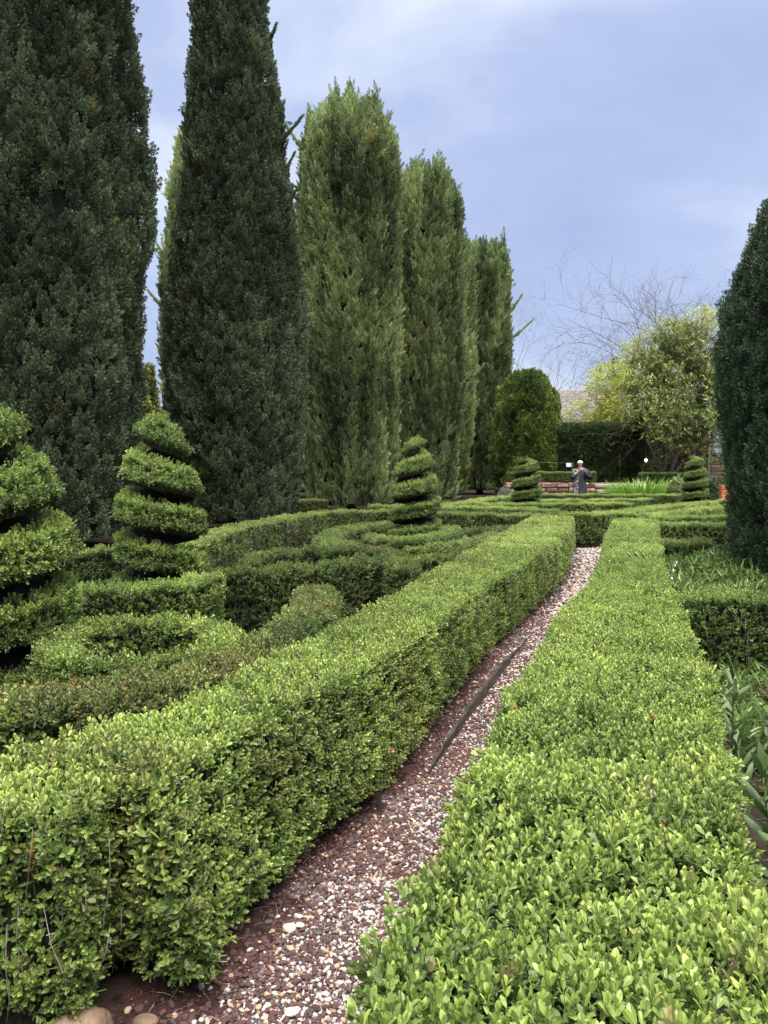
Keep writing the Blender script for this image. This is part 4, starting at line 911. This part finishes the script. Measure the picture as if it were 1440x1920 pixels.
LL = [lily_leaf(i, .15) for i in range(4)]; LB = [lily_leaf(9+i, .20, .16, .8) for i in range(4)]
def lily(label, x, y, h, nl, seed, leaves=LL, lean=(0, 0), scl=1., group='leafy lily stems in the right bed'):
    root = empty('lily_plant', label, 'plant', (x, y, 0), group); r = random.Random(seed)
    top = Vector((x + lean[0], y + lean[1], h)); pts = [Vector((x, y, 0)).lerp(top, t) + Vector((lean[0], lean[1], 0))*(t*t-t)*.5 for t in (0, .33, .66, 1)]
    mesh_obj('stem', *tubes([(pts, [.006, .0055, .0045, .003])], 6), M_STEM, root)
    for i in range(nl):
        t = .18 + .82*(i+.5)/nl; k = min(2, int(t*3)); q = pts[k].lerp(pts[k+1], t*3-k)
        put('leaf', r.choice(leaves), root, q, (r.uniform(-.2, .2), -.55*(t > .85) + r.uniform(-.15, .3), i*2.4 + r.uniform(-.3, .3)), (scl*(1.1-.45*t*t),)*3)
lil = [(1.72, 3.72, .62, 24, 'upright lily stem against the dark side hedge, tallest in the bed'), (2.02, 3.98, .40, 16, 'lily stem at the right edge below the side hedge'),
       (1.95, 3.45, .46, 18, 'lily stem in bare mulch at the right edge of the photo'), (1.62, 3.35, .36, 14, 'short lily stem touching the wide hedge'),
       (1.42, 2.72, .50, 22, 'lush lily stem leaning over the edge of the wide hedge'), (1.62, 2.82, .52, 22, 'lush lily stem in the middle of the right foreground clump'),
       (1.50, 2.45, .48, 20, 'lush lily stem nearest the right edge foreground'), (1.32, 2.32, .46, 20, 'lowest lily stem peeping from behind the wide hedge')]
for i, (x, y, h, nl, lb) in enumerate(lil):
    lily(lb, x, y, h, nl, 300+i, LL if i < 4 else LB, (random.uniform(-.06, .06), random.uniform(-.05, .05)), 1.0)
def arching(label, x, y, seed):
    root = empty('arching_plant', label, 'plant', (x, y, 0)); r = random.Random(seed)
    for s in range(4):
        az = r.uniform(-.6, 3.4); pts = []
        for i in range(9):
            t = i/8; pts.append(Vector((x + s*.05 + math.cos(az)*.42*t**1.6, y + math.sin(az)*.3*t**1.6, .62*math.sin(min(1.45, t*1.7)))))
        mesh_obj('stem', *tubes([(pts, [.005]*8+[.002])], 5), M_STEM, root)
        for i in range(2, 9):
            for sd_ in (-1, 1): put('leaf', LL[i % 4], root, pts[i], (sd_*.3, -.3, az + sd_*1.0), (.7,)*3)
        if s < 2:
            for i in range(3, 8):
                v, f = ball(pts[i].x, pts[i].y-.01, pts[i].z-.035, .011, 6, 5, sz=1.9); mesh_obj('flower', v, f, M_WHITE, root)
arching('arching stems hung with small white bells at the left of the leafy bed', 2.82, 7.7, 401)
def bed(label, x0, x1, y0, y1, n, h, seed, scl=1.0):
    rng = np.random.default_rng(seed); P = np.stack([rng.uniform(x0, x1, n), rng.uniform(y0, y1, n), rng.uniform(.05, 1, n)], 1)
    P[:, 2] = P[:, 2]**.6*h*(.75+.35*vnoise(P*[1, 1, 0], .5, seed)); f = np.clip(.5+.5*vnoise(P, .3, seed+1)+rng.normal(0, .2, n), 0, 1)
    o = scatter('leafy_ground_cover', 'fern', None, P, np.array([[0, 0, 1.]]) + rng.normal(0, .45, (n, 3)), rng.uniform(.8, 1.3, n)*scl, lerp(np.array((.085, .14, .04)), np.array((.20, .28, .08)), f))
    tag(o, label, 'ground cover', kind='stuff')
bed('soft green feathery perennials filling the bed in front of the yew', 2.95, 4.7, 6.2, 9.5, 5200, .55, 81)
bed('sparse leafy growth on the mulch at the foot of the side hedge', 1.75, 3.0, 2.0, 5.2, 420, .22, 82)

# timber edging, rocks, mulch, litter
M_EDGE = noise_mat('weathered_edging', (.012, .009, .008), (.05, .038, .033), 9, .85, bump=.8, stretch=(1, 1, 6))
def edging():
    pts = [at(804, 1450, .03), at(838, 1398, .04), at(875, 1345, .05), at(918, 1288, .05), at(957, 1238, .04), at(995, 1190, .03)]
    C = catmull(pts, .06); n = len(C); T = np.gradient(C, axis=0); T /= np.linalg.norm(T, axis=1)[:, None]; E_ = np.stack([T[:, 1], -T[:, 0]], 1); V = []
    for i in range(n):
        t = i/(n-1); top = .03 + .05*math.sin(math.pi*min(1, t*1.15+.02))**.7; w = (.010 + .0012*math.sin(i*.7) + .004*(.25 < t < .7))*min(1, .25+t*4)*min(1, .25+(1-t)*4)
        lean = .022*math.sin(math.pi*t)
        for o, z in ((-w, -.02), (-w - lean, top), (w*.7 - lean, top+.004*math.sin(i*1.3)), (w, -.02)): V.append((C[i, 0]+E_[i, 0]*o, C[i, 1]+E_[i, 1]*o, z))
    Fq = [(i*4+k, i*4+(k+1) % 4, (i+1)*4+(k+1) % 4, (i+1)*4+k) for i in range(n-1) for k in range(4)] + [(3, 2, 1, 0), ((n-1)*4, (n-1)*4+1, (n-1)*4+2, (n-1)*4+3)]
    tag(mesh_obj('timber_edging', V, Fq, M_EDGE, None, False), 'warped dark timber edging board half buried in the gravel path', 'edging board')
edging()
M_ROCK = noise_mat('brown_rock', (.10, .065, .045), (.24, .17, .12), 9, .8, bump=.8, bscale=30)
M_TAN = noise_mat('tan_stone', (.42, .27, .16), (.62, .48, .36), 30, .7, bump=.5)
M_PALE = noise_mat('pale_stone', (.5, .46, .44), (.68, .64, .62), 40, .7, bump=.5); M_GREY = noise_mat('dark_stone', (.04, .04, .045), (.08, .08, .09), 40, .7, bump=.5)
def rock(label, x, y, r, mat, seed, flat=.6, cat='rock', z=None, name='rock'):
    v, f = ball(0, 0, 0, r, 16, 11); v = np.array(v); d = v/(np.linalg.norm(v, axis=1)[:, None]+1e-9)
    k = 1 + .16*vnoise(d, .9, seed) + .07*vnoise(d, .4, seed+1); v = v*k[:, None]*[1.15, .9, flat] + [x, y, r*flat*.45 if z is None else z]
    tag(mesh_obj(name, v, f, mat, None), label, cat)
x, y = at(140, 1915, .08); rock('large rounded brown rock at the bottom left under the hedge corner', x, y, .085, M_ROCK, 1, .8)
x, y = at(272, 1912, .02); rock('small brown rock right of the large one at the bottom edge', x, y, .035, M_ROCK, 2)
x, y = at(226, 1915, .02); rock('tiny brown rock between its two bigger neighbours at the bottom edge', x, y, .02, M_ROCK, 3)
for lb, px, py, r, mt in (('tan stone lying on the red gravel near the bottom of the path', 544, 1746, .021, M_TAN), ('white stone touching the tan one', 562, 1741, .014, M_PALE),
    ('flat pale grey stone in the middle of the gravel', 694, 1719, .016, M_PALE), ('dark slate coloured stone below the tan one', 597, 1756, .013, M_GREY), ('white stone at the bottom of the path', 547, 1905, .018, M_PALE),
    ('pale stone at the foot of the left hedge beside the path', 777, 1391, .025, M_PALE), ('grey stone under the left hedge near the timber edging', 802, 1362, .03, M_ROCK), ('charcoal stone near the bottom left of the path', 503, 1735, .013, M_GREY)):
    x, y = at(px, py, .01); rock(lb, x, y, r, mt, px, .6, 'stone', name='path_stone', z=.022)
M_DEAD = own_leaf_mat('fallen_leaf', (.45, .25, .06), (.5, .3, .1))
V, Fa, A = [], [], []; x, y = at(389, 1829, .02); leaf_geo(V, Fa, A, Vector((x, y, .024)), Vector((1, .3, .12)), Vector((0, 1, .1)), .034, .019, .1, 1)
o = mesh_obj('fallen_leaf', V, Fa, M_DEAD, None); aged(o.data, A); tag(o, 'single yellow fallen leaf on the dark soil beside the path', 'leaf')
# litter of thin twigs on the soil edge
r = random.Random(5); L = []
for i in range(150):
    y = r.uniform(1.6, 5.5); x = np.interp(y, [p[1] for p in pl], [p[0] for p in pl]) + abs(r.gauss(.0, .16)); a = r.uniform(0, 6.28); q = r.uniform(.02, .09)
    L.append(([(x, y, .024), (x+q*.5*math.cos(a)+.004, y+q*.5*math.sin(a), .03), (x+q*math.cos(a), y+q*math.sin(a), .025)], [.0009]*3))
for i in range(500):
    y = r.uniform(1.8, 5.4); x = r.uniform(1.25, 3.0); a = r.uniform(0, 6.28); q = r.uniform(.02, .12)
    if x > np.interp(y, [p[1] for p in H2R], [p[0] for p in H2R])-.05: L.append(([(x, y, .006), (x+q*math.cos(a), y+q*math.sin(a), .012)], [.0014]*2))
o = mesh_obj('twig_litter', *tubes(L, 3), M_PALEBARK, None); tag(o, 'thin dry twigs littering the soil beside the hedges', 'twigs', kind='stuff')
lb = empty('black_box', 'small low black box at the far end of the gravel path', 'light', (*at(1079, 1043, .05), 0)); q = lb.location
v, f = box(q.x-.09, q.x+.09, q.y-.05, q.y+.05, 0.02, .09, .012); mesh_obj('housing', v, f, M_METAL, lb, False)  # plain small black box, its use unknown
v, f = box(q.x-.075, q.x+.075, q.y-.062, q.y-.051, .035, .075, .002); mesh_obj('lens', v, f, M_GLASS, lb, False)

# ------------------------------------------------------------------ person
def skin_mesh(name, joints, edges, root, mat, parent, loc):
    me = bpy.data.meshes.new(name); me.from_pydata([j[:3] for j in joints], edges, []); me.materials.append(mat)
    o = bpy.data.objects.new(name, me); COL.objects.link(o); child(o, parent); o.location = loc
    md = o.modifiers.new('skin', 'SKIN'); md.use_smooth_shade = True
    for i, j in enumerate(joints):
        s = me.skin_vertices[0].data[i]; s.radius = (j[3], j[4] if len(j) > 4 else j[3]); s.use_root = (i == root)
    ss = o.modifiers.new('sub', 'SUBSURF'); ss.levels = 2; ss.render_levels = 2
    return o
M_SKIN = noise_mat('skin', (.45, .27, .2), (.52, .32, .25), 6, .5, bump=0); M_HAIR = noise_mat('grey_hair', (.42, .39, .35), (.62, .58, .53), 60, .6, stretch=(1, 1, .2))
M_COAT = noise_mat('slate_coat', (.018, .019, .028), (.042, .045, .062), 18, .9, stretch=(1, 1, .3)); M_PHONE = noise_mat('pink_phone', (.42, .2, .34), (.5, .26, .42), 4, .4, bump=0)
M_SHOE = noise_mat('black_shoe', (.01, .01, .01), (.03, .03, .03), 10, .6); M_SCARF = noise_mat('spotted_fabric', (.04, .042, .06), (.5, .48, .44), 26, .9, lo=.54, hi=.62, bump=.2)
px_, py_ = X(1087, 27.2), 27.2
pr = empty('person', 'grey haired person in sunglasses and long dark coat raising a pink phone', 'person', (px_, py_, 0))
J = [(0, 0, .92, .14, .11), (0, .0, 1.12, .125, .10), (0, 0, 1.34, .17, .10), (0, -.005, 1.45, .06, .055), (0, -.02, 1.53, .065, .075), (0, -.025, 1.60, .072, .09), (0, -.02, 1.65, .05, .07),
     (.17, 0, 1.37, .055), (.27, -.04, 1.14, .042), (.10, -.24, 1.36, .028), (.055, -.27, 1.41, .022),
     (-.17, 0, 1.37, .055), (-.27, -.04, 1.14, .042), (-.10, -.24, 1.36, .028), (-.055, -.27, 1.41, .022),
     (.09, 0, .85, .085), (.10, -.01, .48, .055), (.10, .02, .1, .04), (.11, -.12, .04, .035),
     (-.09, 0, .85, .085), (-.10, -.01, .48, .055), (-.10, .02, .1, .04), (-.11, -.12, .04, .035)]
Ed = [(0, 1), (1, 2), (2, 3), (3, 4), (4, 5), (5, 6), (2, 7), (7, 8), (8, 9), (9, 10), (2, 11), (11, 12), (12, 13), (13, 14), (0, 15), (15, 16), (16, 17), (17, 18), (0, 19), (19, 20), (20, 21), (21, 22)]
for sgn, wr in ((1, 10), (-1, 14)):
    for k in range(4):
        i = len(J); J += [(sgn*(.045), -.285, 1.42+.018*(k-1.5), .008), (sgn*(.015+.004*k), -.305, 1.425+.018*(k-1.5), .007)]; Ed += [(wr, i), (i, i+1)]
    i = len(J); J += [(sgn*.05, -.25, 1.445, .009), (sgn*.03, -.262, 1.46, .007)]; Ed += [(wr, i), (i, i+1)]
skin_mesh('body', J, Ed, 0, M_SKIN, pr, (0, 0, 0))
def loft(rings, n=28, fold=0., seed=0):
    V = []
    for (cx, cy, z, rx, ry) in rings:
        for i in range(n):
            a = 2*math.pi*i/n; k = 1 + fold*math.sin(a*7+seed)*min(1, max(0, (1.25-z))); V.append((cx + rx*k*math.cos(a), cy + ry*k*math.sin(a), z))
    return V, [(j*n+i, j*n+(i+1) % n, (j+1)*n+(i+1) % n, (j+1)*n+i) for j in range(len(rings)-1) for i in range(n)] + [tuple(range(n))[::-1], tuple((len(rings)-1)*n+i for i in range(n))]
v, f = loft([(0, 0, .12, .25, .20), (0, 0, .3, .25, .20), (.0, 0, .6, .245, .185), (0, 0, .9, .225, .165), (0, 0, 1.1, .2, .15), (0, 0, 1.28, .21, .14), (0, 0, 1.38, .19, .11), (0, 0, 1.43, .09, .08), (0, 0, 1.47, .075, .075)], 42, .05)
mesh_obj('coat', v, f, M_COAT, pr, True, world=False)
def sleeve(pts, rad, mat, nm='sleeve'): v, f = tubes([([Vector(p) for p in pts], rad)], 14); mesh_obj(nm, v, f, mat, pr, True, world=False)
sleeve([(.10, 0, 1.37), (.20, -.01, 1.36), (.29, -.04, 1.22), (.30, -.06, 1.14), (.22, -.14, 1.18), (.12, -.225, 1.33)], [.08, .095, .11, .11, .085, .055], M_COAT)
sleeve([(-.10, 0, 1.37), (-.19, -.01, 1.36), (-.27, -.04, 1.22), (-.28, -.06, 1.13), (-.2, -.14, 1.18), (-.12, -.225, 1.33)], [.08, .085, .085, .085, .07, .05], M_SCARF)
v, f = loft([(-.17, -.10, .14, .10, .13), (-.17, -.09, .5, .10, .125), (-.15, -.08, .9, .09, .11), (-.12, -.07, 1.2, .08, .10), (-.08, -.05, 1.38, .06, .07)], 18, .06); mesh_obj('scarf', v, f, M_SCARF, pr, True, world=False)
v, f = ball(0, .005, 1.635, .105, 18, 12, .95, 1.02, .88); v = [(x, y, z) if z > 1.60 or y > -.03 else (x*.72, y*.2, z) for x, y, z in v]; mesh_obj('hair', v, f, M_HAIR, pr, True, world=False)
for sx in (-1, 1): v, f = ball(sx*.032, -.115, 1.605, .027, 12, 8, 1, .35, .8); mesh_obj('sunglass_lens', v, f, M_SHOE, pr, True, world=False)
v, f = ball(0, -.118, 1.575, .014, 8, 6, .8, 1, 1.4); mesh_obj('nose', v, f, M_SKIN, pr, True, world=False)
v, f = ball(0, -.103, 1.545, .02, 10, 6, 1, .4, .3); mesh_obj('mouth', v, f, M_PHONE, pr, True, world=False)
v, f = box(px_-.075, px_+.075, py_-.305, py_-.296, 1.39, 1.47, .003); tag(mesh_obj('phone', v, f, M_PHONE, None, False), 'pink phone held up sideways in front of the face of the person', 'phone')
for sx in (-1, 1):
    v, f = ball(sx*.11, -.06, .045, .06, 12, 8, .8, 2.0, .75); mesh_obj('shoe', v, f, M_SHOE, pr, True, world=False)
